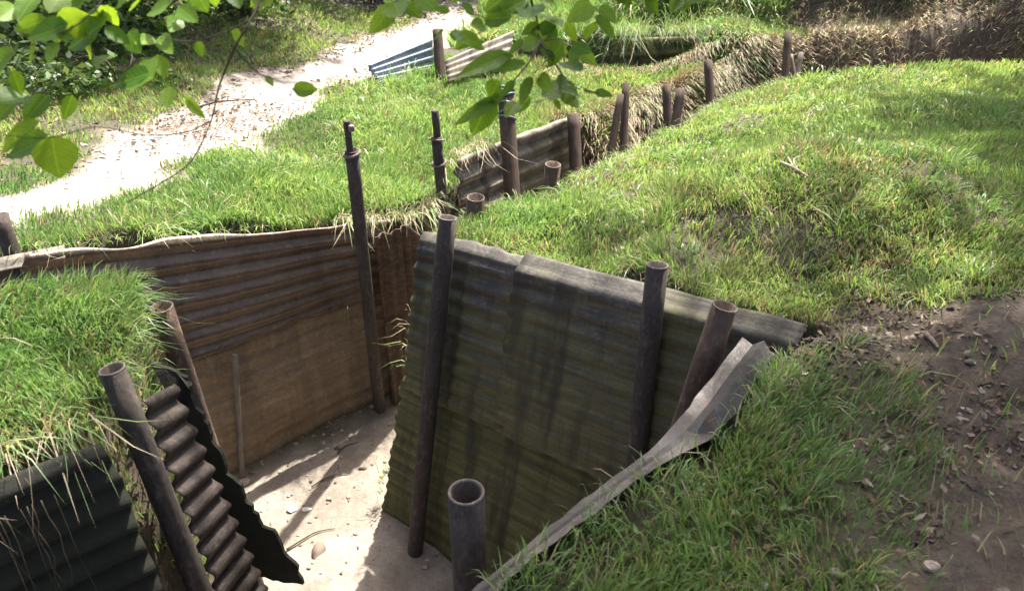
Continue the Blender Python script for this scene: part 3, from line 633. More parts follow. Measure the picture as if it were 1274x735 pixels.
grass_patch('dead_bracken_straw', 'brown dead grass matted over the high bank at the back right', 110000, (2.1, 8.6, 7.4, 11.0),
            lambda x, y: (trench_sd(x, y) > -.25) * ~line_side(x, y) * (.2 + .8 * smooth(.42, .55, fbm(x * 2.2, y * 2.2, 131))), lambda x, y: .085 + 0 * x, lambda x, y: .90 + 0 * x, levels=2, wide=.85, lean0=(-.1, -.45), hmin=-1.2, leanamt=1.9, bright=1.35, mat='straw')

def tufts(name, label, nc, box, acc, L, per=22, dryf=.12, lime=.5, rad=.03, wide=1.0, hmin=-.6):
    x, y, h, s = scatter(nc, *box, acc, hmin=hmin); m = len(x); X_ = np.repeat(x, per); Y_ = np.repeat(y, per); n = m * per; a = rng.uniform(0, 6.283, n); r = rad * rng.random(n) ** .5
    dirs = np.repeat(rng.normal(0, .35, (m, 2)), per, axis=0) + np.stack([np.cos(a), np.sin(a)], -1) * (.25 + .9 * rng.random((n, 1)))
    ls = np.repeat(L * rng.uniform(.6, 1.3, m), per) * rng.uniform(.5, 1.2, n); X_ += np.cos(a) * r; Y_ += np.sin(a) * r
    k = rng.random((n, 1)) < np.repeat(np.clip(dryf + rng.normal(0, .15, m), 0, 1), per)[:, None]; g = np.clip(np.repeat(lime + rng.normal(0, .25, m), per)[:, None] + rng.normal(0, .1, (n, 1)), 0, 1)
    tint = np.where(k, DRY, GREEN * (1 - g) + LIME * g) * rng.uniform(.75, 1.3, (n, 1)); d = np.sqrt(X_ ** 2 + Y_ ** 2 + 1.7)
    V, Fc, C = blades(np.stack([X_, Y_, height(X_, Y_) - .005], -1), ls, (.0036 + .0009 * d) * rng.uniform(.6, 1.4, n) * wide, dirs, tint, rng.uniform(.3, 1.0, n), 3)
    return setp(fast_mesh(name, V, Fc, M['grass'], C), label, 'grass', None, 'stuff')
tufts('grass_tufts', 'longer arching grass tufts standing out of the mound', 1500, (-.4, 5.4, 2.4, 7.3), lambda x, y: notpath(x, y) * mound_side(x, y) * (trench_sd(x, y) > .04) * (.15 + .85 * (fbm(x * 1.4, y * 1.4, 101) > .52)), .095, lime=.6, rad=.045)
tufts('grass_tufts', 'longer arching grass tufts between the long rusted sheet and the white path', 1500, (-3.6, .8, 2.4, 7.8), lambda x, y: left_zone(x, y) * side_of_path(x, y) * (poly_sd(x, y, PATH) > .25), .14, lime=.55, rad=.05)
tufts('grass_tufts', 'bright tufts and blades standing on the near bank below the strip', 520, (-.3, 1.6, .8, 2.5), lambda x, y: notpath(x, y) * (trench_sd(x, y) > .07) * (.25 + .75 * smooth(.9, .35, x)), .095, per=16, lime=.55, rad=.03, dryf=.2)
tufts('grass_tufts', 'long soft tufts on the left foreground bank', 420, (-2.4, -1.2, 1.2, 2.5), lambda x, y: (trench_sd(x, y) > .10) & (np.hypot(x + 1.2, y - 2.35) > .2) & (poly_sd(x, y, [(-3.4,.75),(-1.67,2.33),(-1.2,2.44),(-1.13,2.05),(-1.15,1.72),(-1.34,1.48),(-3.0,.15)]) < 0), .13, lime=.3, rad=.04, dryf=.06)
tufts('grass_tufts', 'dark drooping tufts over the sheet of the second trench', 260, (-.6, 2.9, 9.0, 9.6), lambda x, y: (trench_sd(x, y) > .0) * 1.0, .20, per=40, lime=.35, rad=.1, wide=1.2)
tufts('grass_tufts', 'bright tufts on the knoll behind the thick brown stake', 160, (1.9, 2.9, 8.3, 10.0), lambda x, y: (trench_sd(x, y) > .05) * 1.0, .10, per=24, lime=.8, rad=.07, wide=1.0)
# grass and straw hanging over edges
def fringe(name, label, line, n, L, dryf, out, mat='grass', spread=.05, lime=.5, cat='grass', onground=False):
    P = [Vector(p) for p in line]; seg = [(a, b) for a, b in zip(P, P[1:])]; ln = np.array([(b - a).length for a, b in seg]); cs = np.cumsum(ln) / ln.sum()
    pts = []
    for _ in range(n):
        r = rng.random(); i = int(np.searchsorted(cs, r)); a, b = seg[min(i, len(seg) - 1)]; p = a.lerp(b, rng.random())
        if fbm(np.array([p.x * 7]), np.array([p.y * 7]), 66)[0] < .46 and rng.random() < .75: continue
        pts.append((p.x + rng.normal(0, spread * .4) - out[0] * spread, p.y + rng.normal(0, spread * .4) - out[1] * spread, p.z + rng.uniform(-.01, .01)))
    pts = np.array(pts); m = len(pts)
    if onground:
        hg = height(pts[:, 0], pts[:, 1]); ok_ = hg > base_h(pts[:, 0], pts[:, 1]) - .12; pts[:, 2] = hg - .005; pts = pts[ok_]; m = len(pts)
    Ls = L * rng.uniform(.4, 1.3, m)
    lean = np.stack([out[0] * rng.uniform(.2, 1.5, m) + rng.normal(0, .45, m), out[1] * rng.uniform(.2, 1.5, m) + rng.normal(0, .45, m)], -1)
    k = rng.random((m, 1)) < dryf; g = rng.random((m, 1)) * .5 + lime - .25; tint = np.where(k, DRY * 1.2, GREEN * (1 - g) + LIME * g) * rng.uniform(.75, 1.25, (m, 1))
    V, Fc, C = blades(pts, Ls, .0045 * rng.uniform(.6, 1.3, m) + 0 * Ls, lean, tint, rng.uniform(.5, 1.2, m), 3)
    return setp(fast_mesh(name, V, Fc, M[mat], C), label, cat, None, 'stuff')
fringe('edge_grass', 'grass blades bending over the top of the long rusted sheet', [ATL, ATL.lerp(ATR, .6), ATR], 220, .065, .25, (.65, -.76))
fringe('edge_straw', 'pale dry blades drooping over the rusty corner sheet', [ATL.lerp(ATR, .82), ATR, (-.62, 4.4, -.34), (-.54, 4.55, -.34), (-.47, 4.8, -.36)], 520, .12, .6, (.3, -.9), mat='straw')
fringe('edge_grass', 'long bright grass fringe of the mound over the mossy trench wall', [(-.42, 3.58, .08), (.2, 3.1, .14), (.6, 2.8, .22), (1.02, 2.5, .24)], 1100, .065, .25, (-.3, -.4), onground=True, spread=.08)
fringe('edge_grass', 'sunny grass fringe where the mound drops into the middle trench', [(-.3, 3.68, .08), (.2, 4.12, .06), (.45, 4.48, .02), (.9, 5.18, -.03), (1.32, 5.8, -.06), (1.7, 6.38, -.1), (2.5, 6.98, -.06)], 4200, .085, .2, (-.55, .2), lime=.8, spread=.13, onground=True)
fringe('edge_grass', 'long grass blades spilling off the left bank toward the ladder-like sheet', [(-1.7, 2.28, .36), (-1.24, 2.36, .29), (-1.2, 2.05, .27), (-1.24, 1.75, .27)], 450, .09, .08, (.8, .15), lime=.4)
fringe('edge_grass', 'thin dry roots and blades along the lower rim of the left bank', [(-1.14, 1.68, .29), (-1.34, 1.48, .31), (-2.1, .80, .33)], 1300, .12, .4, (.6, -.6), lime=.3, spread=.08)
def roots():
    r = random.Random(77); parts = []
    for k in range(34):
        f_ = r.random(); p = Vector((-1.10, 1.60, .26)).lerp(Vector((-1.95, .86, .28)), f_) + Vector((.03, -.04, 0)); L = r.uniform(.12, .6); q = [p]
        for j in range(5): q.append(q[-1] + Vector((r.uniform(-.012, .014), r.uniform(-.012, .01), -L / 5)))
        rr = r.uniform(.0008, .0018); parts.append(tube_path(fine(q, 2), [rr * (1 - .07 * i) for i in range(11)], 4))
    v, f = join(parts); setp(mesh_obj('hanging_roots', v, f, M['twig'], smooth=True), 'thin roots dangling over the dark sheet under the left bank', 'roots', None, 'stuff')
fringe('edge_grass', 'long grass sprouting along the near side of the bent grey strip', [G(965, 455, .27), G(890, 555, .26), G(810, 595, .25), G(700, 680, .24), G(610, 745, .22)], 500, .075, .2, (-.15, .1), lime=.45)
fringe('edge_straw', 'pale straw tuft growing at the end of the mossy sheet in the gap', [WB(-.03, .28, -.06), WB(-.035, .46, -.06)], 90, .10, .5, (-.9, -.3), mat='straw', spread=.02, lime=.9)
fringe('edge_grass', 'long dark grass hanging over the level sheet of the second trench', [G(755, 46, -.12), G(872, 43, -.12)], 900, .30, .12, (.0, -.8), spread=.06, lime=.45)
fringe('floor_grass', 'sunlit yellow grass tuft at the foot of the narrow green sheet', [WB(-.07, .78, -.05), WB(-.09, .97, -.05)], 170, .07, .45, (-.6, -.2), mat='straw', spread=.03, lime=1.0)
fringe('edge_straw', 'tangled dry stems between the corner and the pale streaked sheet', [(-.5, 4.85, -.3), FTL, FTL.lerp(FTR, .3)], 150, .14, .85, (.5, -.75), mat='straw')

# ------------------------------------------------------------------ leaf litter, stones, twigs
def litter(name, label, x, y, z, size, tint, kind='leaf', mat='litter', cat='litter'):
    n = len(x); a = rng.uniform(0, 6.283, n); s = size * rng.uniform(.5, 1.3, n)
    ux = np.stack([np.cos(a), np.sin(a), rng.normal(0, .35, n)], -1) * s[:, None]; uy = np.stack([-np.sin(a), np.cos(a), rng.normal(0, .35, n)], -1) * (s * rng.uniform(.35, .6, n))[:, None]
    c = np.stack([x, y, z + .004], -1); up = np.zeros((n, 3)); up[:, 2] = s * rng.uniform(-.1, .35, n)
    vs_ = [c - ux + up, c - uy * .9 - ux * .2, c + ux * .9 + up * .8, c + uy - ux * .1, c + uy * 0 + ux * .1 - up * .1]
    V = np.stack(vs_, 1).reshape(-1, 3); b = np.arange(n)[:, None] * 5
    Fc = (b[:, None, :] + np.array([[0, 1, 4], [1, 2, 4], [2, 3, 4], [3, 0, 4]])[None]).reshape(-1, 3)
    return setp(fast_mesh(name, V, Fc, M[mat], np.repeat(tint, 5, axis=0)), label, cat, None, 'stuff')
def pick(n, cs): return np.array(cs)[rng.integers(0, len(cs), n)] * rng.uniform(.6, 1.3, (n, 1))
LC = [(.13, .085, .06), (.085, .052, .036), (.18, .13, .09), (.06, .042, .032), (.17, .095, .06), (.10, .075, .058), (.10, .07, .05), (.30, .25, .19)]
x = rng.uniform(.9, 4.5, 60000); y = rng.uniform(.8, 5.0, 60000); p = smooth(.75, -.1, poly_sd(x, y, DIRT) + (fbm(x * 4, y * 4, 33) - .5) * .8); k = rng.random(60000) < p * 1.1 * smooth(.36, .60, fbm(x * 3.5, y * 3.5, 88)) ; x, y = x[k], y[k]
litter('leaf_litter', 'brown leaf litter strewn over the dirt path at the right', x, y, height(x, y), .013, pick(len(x), LC))
pc = ground_hit(262, 150); x = rng.normal(pc[0], .42, 1500); y = rng.normal(pc[1], .40, 1500); k = poly_sd(x, y, PATH) < .25; x, y = x[k], y[k]
litter('leaf_litter', 'reddish dead leaves lying in a patch across the white path', x, y, height(x, y) - .02, .02, pick(len(x), LC[:3] + [(.3, .16, .1)]))
x = rng.uniform(-6.5, .5, 16000); y = rng.uniform(4, 10.8, 16000); k = ~side_of_path(x, y) & (poly_sd(x, y, PATH) > -.25) & (rng.random(16000) < .35 + .65 * (y > 7.5)); x, y = x[k], y[k]
litter('leaf_litter', 'dead leaves and chips under the bushes beyond the path', x, y, height(x, y), .028, pick(len(x), LC))
x = rng.uniform(-.2, 5.2, 7000); y = rng.uniform(.9, 6.8, 7000); h, s, kk = height(x, y, True); k = (s > .05) & (h > -.3); x, y, h = x[k], y[k], h[k]
litter('leaf_litter', 'scattered dead leaves caught in the mound and bank grass', x, y, h + .015, .015, pick(len(x), LC))
x = rng.uniform(-.2, 5.2, 9000); y = rng.uniform(.9, 6.8, 9000); h, s, kk = height(x, y, True); k = (s > .08) & (h > -.3) & (fbm(x * 2.1, y * 2.1, 93) > .56) & (notpath(x, y) > .3); x, y, h = x[k], y[k], h[k]
litter('ground_weeds', 'small broad-leaved weeds growing in patches among the mound grass', x, y, h + .03, .016, np.array([[.10, .19, .05]]) * rng.uniform(.6, 1.4, (len(x), 1)), mat='leafmass', cat='weeds')
def stones(name, label, x, y, size, tint, cat='stones'):
    ico = [(0,0,1),(.9,0,.3),(.28,.85,.3),(-.72,.53,.3),(-.72,-.53,.3),(.28,-.85,.3),(.72,.53,-.3),(-.28,.85,-.3),(-.9,0,-.3),(-.28,-.85,-.3),(.72,-.53,-.3)]
    fc = [(0,1,2),(0,2,3),(0,3,4),(0,4,5),(0,5,1),(1,6,2),(2,7,3),(3,8,4),(4,9,5),(5,10,1),(6,7,2),(7,8,3),(8,9,4),(9,10,5),(10,6,1)]
    n = len(x); B = np.array(ico)[None] * (1 + rng.normal(0, .18, (n, 11, 3))); s = size * rng.lognormal(0, .45, n)
    B = B * s[:, None, None] * np.stack([rng.uniform(.7, 1.5, n), rng.uniform(.7, 1.2, n), rng.uniform(.35, .7, n)], -1)[:, None, :]
    V = (B + np.stack([x, y, height(x, y) + s * .15], -1)[:, None, :]).reshape(-1, 3)
    Fc = (np.arange(n)[:, None, None] * 11 + np.array(fc)[None]).reshape(-1, 3)
    return setp(fast_mesh(name, V, Fc, M['stone'], np.repeat(tint, 11, axis=0)), label, cat, None, 'stuff')
m_, t_, b_, N_, L_ = mat_new('stone'); c_ = attr(t_, 'tint').outputs['Color']; L_(c_, b_.inputs['Base Color']); b_.inputs['Roughness'].default_value = .85; M['stone'] = m_
x = rng.uniform(-1.9, -.1, 5200); y = rng.uniform(2.3, 4.6, 5200); s = trench_sd(x, y); k = (s < -.07) & (rng.random(5200) < .06 + .9 * smooth(-.28, -.1, s)); x, y = x[k], y[k]
stones('floor_pebbles', 'small stones and crumbs scattered along the edges of the trench floor', x, y, .009, pick(len(x), [(.3, .25, .2), (.2, .16, .13), (.42, .37, .3), (.12, .09, .07)]))
x = rng.uniform(-5.5, .3, 3000); y = rng.uniform(3, 10.5, 3000); k = (rng.random(3000) < .35) & (poly_sd(x, y, PATH) < .05); x, y = x[k], y[k]
stones('path_pebbles', 'small stones lying on the white gravel path', x, y, .009, pick(len(x), [(.42, .37, .32), (.3, .25, .2), (.55, .5, .44)]))
x = rng.uniform(1.0, 4.2, 700); y = rng.uniform(.8, 4.5, 700); k = poly_sd(x, y, DIRT) < .05; x, y = x[k], y[k]
stones('dirt_crumbs', 'small stones and clods pressed into the dark dirt path', x, y, .0065, pick(len(x), [(.2, .17, .14), (.12, .1, .08), (.3, .27, .23)]))

def tube_path(pts, radii, seg=6):
    v, f = [], []; n = len(pts)
    for i, (p, r) in enumerate(zip(pts, radii)):
        t = (pts[min(i + 1, n - 1)] - pts[max(i - 1, 0)]).normalized(); a = t.orthogonal().normalized(); b = t.cross(a)
        if i and (a.dot(pa) < 0): a = -a; b = t.cross(a)
        a = (pa - t * pa.dot(t)).normalized() if i else a; b = t.cross(a); pa = a
        for k in range(seg): an = 6.28318 * k / seg; v.append(p + (a * math.cos(an) + b * math.sin(an)) * r)
    for i in range(n - 1):
        for k in range(seg): f.append((i * seg + k, i * seg + (k + 1) % seg, (i + 1) * seg + (k + 1) % seg, (i + 1) * seg + k))
    f.append(tuple(range(seg))[::-1]); f.append(tuple((n - 1) * seg + k for k in range(seg)))
    return v, f
def join(parts):
    V, Fc = [], []
    for v, f in parts:
        k = len(V); V += v; Fc += [tuple(i + k for i in q) for q in f]
    return V, Fc
def fine(pts, k=4):
    """Catmull-Rom"""
    out = []; n = len(pts)
    for i in range(n - 1):
        p0, p1, p2, p3 = pts[max(i - 1, 0)], pts[i], pts[i + 1], pts[min(i + 2, n - 1)]
        for j in range(k):
            t = j / k; out.append(.5 * ((2 * p1) + (p2 - p0) * t + (2 * p0 - 5 * p1 + 4 * p2 - p3) * t * t + (3 * p1 - p0 - 3 * p2 + p3) * t ** 3))
    return out + [pts[-1]]
def twig(label, px, r, z=None, lift=.012, mat='twig', forks=()):
    def conv(pp):
        q = []
        for a, b in pp:
            zz = z
            for _ in range(3): g = G(a, b, zz); zz = gz(g.x, g.y)
            g = G(a, b, zz); q.append(Vector((g.x, g.y, zz + lift)))
        return fine(q, 4)
    parts = []; P = conv(px); parts.append(tube_path(P, [r * (1 - .6 * i / len(P)) for i in range(len(P))]))
    for fk in forks:
        Q = conv(fk); parts.append(tube_path(Q, [r * .6 * (1 - .6 * i / len(Q)) for i in range(len(Q))]))
    v, f = join(parts); o = mesh_obj('fallen_twig', v, f, M[mat], smooth=True); return setp(o, label, 'twig')
twig('thin dark twig lying across the white path', [(248,135),(268,129),(290,127),(318,126)], .009, -.1, forks=[[(290,127),(300,124),(308,120)]])
twig('curved twig on the lit trench floor near the torn sheet', [(357,685),(378,672),(395,663),(417,659)], .006, -1.6)
twig('small twig on the trench floor in the middle of the passage', [(388,607),(402,598),(415,593),(432,590)], .005, -1.6)
twig('small twig lying near the foot of the rusted wall', [(420,565),(430,556),(446,552)], .005, -1.6)
twig('pale broken branch lying in the grass on the mound', [(968,215),(985,222),(1004,234)], .011, .35, .05, 'straw_wood', forks=[[(985,222),(978,208)],[(990,226),(985,212),(996,206)]])
twig('grey stick on the dirt path at the right edge', [(1150,418),(1160,428),(1166,436)], .009, .3, mat='straw_wood')
def rock(label, px, py, z, r, tint, name='stone'):
    rnd = random.Random(int(px)); p = G(px, py, z)
    p.z = gz(p.x, p.y); v, f = [], []
    n1, n2 = 6, 9
    for i in range(n1 + 1):
        th = math.pi * i / n1
        for j in range(n2):
            ph = 6.283 * j / n2; q = r * (1 + rnd.uniform(-.22, .22)); v.append(p + Vector((q * math.sin(th) * math.cos(ph) * 1.3, q * math.sin(th) * math.sin(ph), q * .6 * math.cos(th) + r * .35)))
    for i in range(n1):
        for j in range(n2): f.append((i * n2 + j, i * n2 + (j + 1) % n2, (i + 1) * n2 + (j + 1) % n2, (i + 1) * n2 + j))
    o = mesh_obj(name, v, f, M[tint]); return setp(o, label, 'stone')
def plain(name, c, r=.8):
    m, t, b, N, L = mat_new(name); o = N('ShaderNodeTexCoord').outputs['Object']; n = noise(t, o, 40, 5, .7)
    L(ramp(t, n, [(.3, tuple(x * .6 for x in c)), (.7, c)]), b.inputs['Base Color']); b.inputs['Roughness'].default_value = r; bump(t, n, .5, .004, b); return m
M['white_stone'] = plain('white_stone', (.7, .68, .63)); M['tan_stone'] = plain('tan_stone', (.42, .33, .26))
x = rng.uniform(-1.9, -.1, 9000); y = rng.uniform(1.9, 4.6, 9000); s = trench_sd(x, y); k = (s < -.03) & (rng.random(9000) < .03 + .45 * smooth(-.22, -.06, s)); x, y = x[k], y[k]
litter('floor_litter', 'crumbled soil and dead leaf bits gathered along the foot of the trench walls', x, y, height(x, y), .011, pick(len(x), LC[:7]))
rock('white chip of stone in the grass below the creased strip', 876, 582, .26, .012, 'white_stone')
rock('pale stone on the grass bank at the bottom edge', 950, 728, .26, .010, 'white_stone')
rock('pale pebble at the foot of the thin stake', 303, 598, -1.58, .028, 'tan_stone')
rock('flat white pebble, left of two on the trench floor', 362, 634, -1.6, .022, 'white_stone')
rock('flat white pebble, right of two on the trench floor', 382, 634, -1.6, .020, 'white_stone')
rock('pale stone on the dirt path beside the grass tongue', 1165, 690, .3, .016, 'tan_stone')
roots()
rock('pinkish stone chip on the near bank grass edge', 1045, 690, .3, .014, 'tan_stone')

# ------------------------------------------------------------------ bushes, brambles, trees
def leaf_cloud(n, centre, rad, size, tintf, clump=12, flat=1.0, seed=0):
    r_ = np.random.default_rng(seed); c = np.array(centre); rad = np.array(rad)
    cc = r_.normal(0, 1, (clump, 3)); cc /= np.linalg.norm(cc, axis=1)[:, None]; cc = cc * r_.uniform(.35, 1.0, (clump, 1)) ** .6
    idx = r_.integers(0, clump, n); p = cc[idx] + r_.normal(0, .22, (n, 3)); q = c + p * rad
    shade = r_.uniform(.6, 1.35, clump)[idx]
    a = r_.normal(0, 1, (n, 3)); a[:, 2] *= .5; a /= np.linalg.norm(a, axis=1)[:, None]; b = r_.normal(0, 1, (n, 3)); b = np.cross(a, b); b /= np.linalg.norm(b, axis=1)[:, None]
    s = size * r_.uniform(.6, 1.3, n)[:, None]
    V = np.stack([q - a * s, q - b * s * .55, q + a * s, q + b * s * .55], 1).reshape(-1, 3); Fc = np.arange(n)[:, None] * 4 + np.array([[0, 1, 2, 3]])
    return V, Fc, np.repeat(tintf(n, r_) * shade[:, None], 4, axis=0)
def tf(cols_):
    cols_ = np.array(cols_); return lambda n, r_: cols_[r_.integers(0, len(cols_), n)] * r_.uniform(.75, 1.25, (n, 1))
def bush(name, label, pos, rad, n, size, cols_, stems=7, group=None, seed=0, cat='bush', clump=14, stemmat='bark', stemr=.014):
    rnd = random.Random(seed); e = bpy.data.objects.new(name, None); link(e); e.location = pos; parts = []
    for i in range(stems):
        a = rnd.uniform(0, 6.283); tip = Vector((math.cos(a) * rad[0] * rnd.uniform(.3, 1), math.sin(a) * rad[1] * rnd.uniform(.3, 1), rad[2] * rnd.uniform(.9, 1.9)))
        P = fine([Vector((rnd.uniform(-.1, .1), rnd.uniform(-.1, .1), -.05)), tip * .35 + Vector((rnd.uniform(-.1, .1), rnd.uniform(-.1, .1), .1)), tip * .7 + Vector((rnd.uniform(-.15, .15), rnd.uniform(-.15, .15), .1)), tip], 3)
        parts.append(tube_path(P, [stemr * (1 - .75 * k / len(P)) for k in range(len(P))], 5))
        for q in range(3):
            k = rnd.randrange(3, len(P)); d = Vector((rnd.uniform(-1, 1), rnd.uniform(-1, 1), rnd.uniform(-.1, .8))) * .35 * rad[0]
            parts.append(tube_path([P[k - 1], P[k - 1] + d * .5 + Vector((0, 0, .03)), P[k - 1] + d], [stemr * .4, stemr * .3, stemr * .12], 4))
    v, f = join(parts); mesh_obj('stems', v, f, M[stemmat], e, smooth=True)['kind'] = 'stuff'
    V, Fc, C = leaf_cloud(n, (0, 0, rad[2] * .95), rad, size, tf(cols_), clump, seed=seed)
    V[:, 2] = np.maximum(V[:, 2], .0)
    fo = fast_mesh('foliage', V, Fc, M['leafmass'], C, e); fo['kind'] = 'stuff'
    return setp(e, label, cat, group)
DG = [(.035, .075, .022), (.05, .10, .028), (.025, .055, .018), (.07, .13, .035)]; MG = [(.07, .15, .03), (.10, .19, .04), (.05, .11, .025)]; BG = [(.12, .24, .035), (.17, .28, .05), (.09, .19, .03)]
BB = 'bushes beyond the path'
def gp(x, y): return (x, y, gz(x, y))
bush('bush', 'big dark bush in the top left corner behind the hanging leaves', gp(-4.9, 7.0), (1.3, 1.0, .75), 5200, .045, DG, 9, BB, 1, clump=22)
bush('bush', 'dark bush above the far verge, right of the one in the corner', gp(-3.9, 8.3), (1.2, .9, .65), 4600, .045, DG + MG[:1], 9, BB, 2, clump=20)
bush('bush', 'low grey-green bramble spreading toward the white path at the left', gp(-4.1, 5.9), (.75, .6, .26), 1900, .034, [(.09, .14, .07), (.06, .11, .045), (.13, .19, .09)], 8, BB, 3, clump=14)
bush('bush', 'thin twiggy bush at the top edge where bare litter shows', gp(-3.0, 9.6), (1.0, .7, .5), 1700, .04, DG, 12, BB, 4, clump=12)
bush('bush', 'low weedy clump at the edge of the verge left of the path bend', gp(-3.3, 6.7), (.5, .4, .14), 800, .03, MG, 4, BB, 5)
bush('bush', 'dark bush at the top edge above the start of the path', gp(-1.9, 11.2), (1.2, .7, .6), 2600, .05, DG, 8, BB, 6, clump=16)
bush('bush', 'dark leafy bush far behind, past the bright grass', gp(.3, 11.6), (1.2, .7, .7), 3000, .05, DG + MG, 8, 'bushes at the back', 7, clump=16)
bush('bush', 'bright green leafy bush above the second trench', gp(1.2, 11.0), (.75, .4, .35), 1800, .045, BG, 6, 'bushes at the back', 8, clump=14)
bush('bush', 'fresh green bush left of the tall dark post at the back', gp(2.6, 10.3), (.5, .35, .24), 900, .035, BG, 6, 'bushes at the back', 9, clump=14)
bush('bramble', 'bare twiggy bramble on top of the dry bank, behind the tall dark post', gp(3.3, 9.05), (.8, .45, .35), 900, .035, DG, 22, 'brambles on the dry bank', 10, 'bramble', stemmat='straw_wood', stemr=.010)
bush('bramble', 'dark leafy bramble over the middle of the dry bank', gp(4.7, 9.2), (1.0, .5, .40), 2600, .04, DG, 16, 'brambles on the dry bank', 11, 'bramble', stemr=.010)
bush('bramble', 'dark bramble at the right end of the dry bank', gp(5.7, 8.95), (.7, .6, .42), 2800, .04, DG, 12, 'brambles on the dry bank', 12, 'bramble', stemr=.010)
bush('bramble', 'grey dead bramble sprawling high on the bank', gp(4.0, 9.8), (1.3, .5, .6), 1500, .04, DG + [(.12, .10, .06)], 24, 'brambles on the dry bank', 13, 'bramble', stemmat='straw_wood', stemr=.010)

def tree(label, pos, h, crown_c, crown_r, n, seed, group='trees round the clearing', size=.09, limbs=9, r0=.22, cols_=MG):
    rnd = random.Random(seed); e = bpy.data.objects.new('tree', None); link(e); e.location = pos
    cc = Vector(crown_c) - Vector(pos)
    P = fine([Vector((0, 0, -.2)), Vector((cc.x * .08, cc.y * .08, h * .3)), Vector((cc.x * .25, cc.y * .25, h * .6)), Vector((cc.x * .6, cc.y * .6, h))], 5)
    v, f = tube_path(P, [r0 * (1 - .75 * i / len(P)) * (1.25 if i == 0 else 1) for i in range(len(P))], 12); mesh_obj('trunk', v, f, M['bark'], e, smooth=True)
    for i in range(limbs):
        s = P[rnd.randrange(7, len(P))]; a = 6.283 * i / limbs + rnd.uniform(-.3, .3)
        tip = cc + Vector((math.cos(a) * crown_r[0] * .8, math.sin(a) * crown_r[1] * .8, rnd.uniform(-.5, .6) * crown_r[2]))
        Q = fine([s, s.lerp(tip, .4) + Vector((0, 0, .3)), s.lerp(tip, .75) + Vector((rnd.uniform(-.3, .3), rnd.uniform(-.3, .3), .2)), tip], 3)
        v, f = tube_path(Q, [r0 * .32 * (1 - .85 * k / len(Q)) for k in range(len(Q))], 7); mesh_obj('limb', v, f, M['bark'], e, smooth=True)
    V, Fc, C = leaf_cloud(n, cc, crown_r, size, tf(cols_), 34, seed=seed)
    mesh = fast_mesh('crown', V, Fc, M['leafmass'], C, e); mesh['kind'] = 'stuff'
    return setp(e, label, 'tree', group)
def shade_c(x, y, hgt):                 # crown centre whose shade falls on (x, y)
    k = hgt / math.tan(R(SUN_EL)); return (x + math.sin(R(SUN_AZ)) * k, y + math.cos(R(SUN_AZ)) * k, hgt)
tree('spreading tree at the right whose crown shades the dirt path and near bank', (5.2, 4.2, .2), 5.6, (3.45, 4.6, 6.2), (2.8, 2.0, 1.3), 15000, 101, size=.075)
tree('tree beyond the right side of the mound, right of the shading tree', (9.0, 8.0, .4), 6.0, shade_c(4.7, 4.3, 6.5), (2.1, 2.2, 1.4), 13000, 102)
tree('tree behind the dark bushes left of the path', (-3.6, 13.5, 0), 5.8, shade_c(-4.6, 8.0, 6.0), (2.4, 1.6, 1.4), 9000, 104)

# ------------------------------------------------------------------ hanging branches in front
def leaf_mesh(seed, w=.62):
    rnd = random.Random(seed); n = 9; v = []; st = []; f = []
    def wd_(t): return (math.sin(math.pi * min(1, t ** .8)) ** .75) * (1 - .25 * t) * w * .5
    curl = rnd.uniform(-.12, .18); fold = rnd.uniform(.08, .28); tw = rnd.uniform(-.25, .25)
    for i in range(n + 1):
        t = i / n; wd = wd_(t) if 0 < i < n else 0.004
        for k, s in enumerate((-1, -.5, 0, .5, 1)):
            ser = 1 + (.05 if i % 2 else -.03) * (abs(s) == 1)
            xx = s * wd * ser; z = abs(s) * wd * fold + curl * t * t + tw * xx * t + (.015 * math.sin(t * 20) * abs(s)); v.append((xx, t, z)); st.append((xx, t, 0))
    for i in range(n):
        for k in range(4): a = i * 5 + k; f.append((a, a + 1, a + 6, a + 5))
    me = bpy.data.meshes.new('leaf'); me.from_pydata(v, [], f); me.update(); me.materials.append(M['leaf'])
    me.polygons.foreach_set('use_smooth', [True] * len(me.polygons))
    a = me.attributes.new('st', 'FLOAT_VECTOR', 'POINT'); a.data.foreach_set('vector', np.array(st, dtype=np.float32).ravel())
    return me
LM = [leaf_mesh(i, w_) for i, w_ in enumerate((.62, .7, .78, .66, .85, .58))]
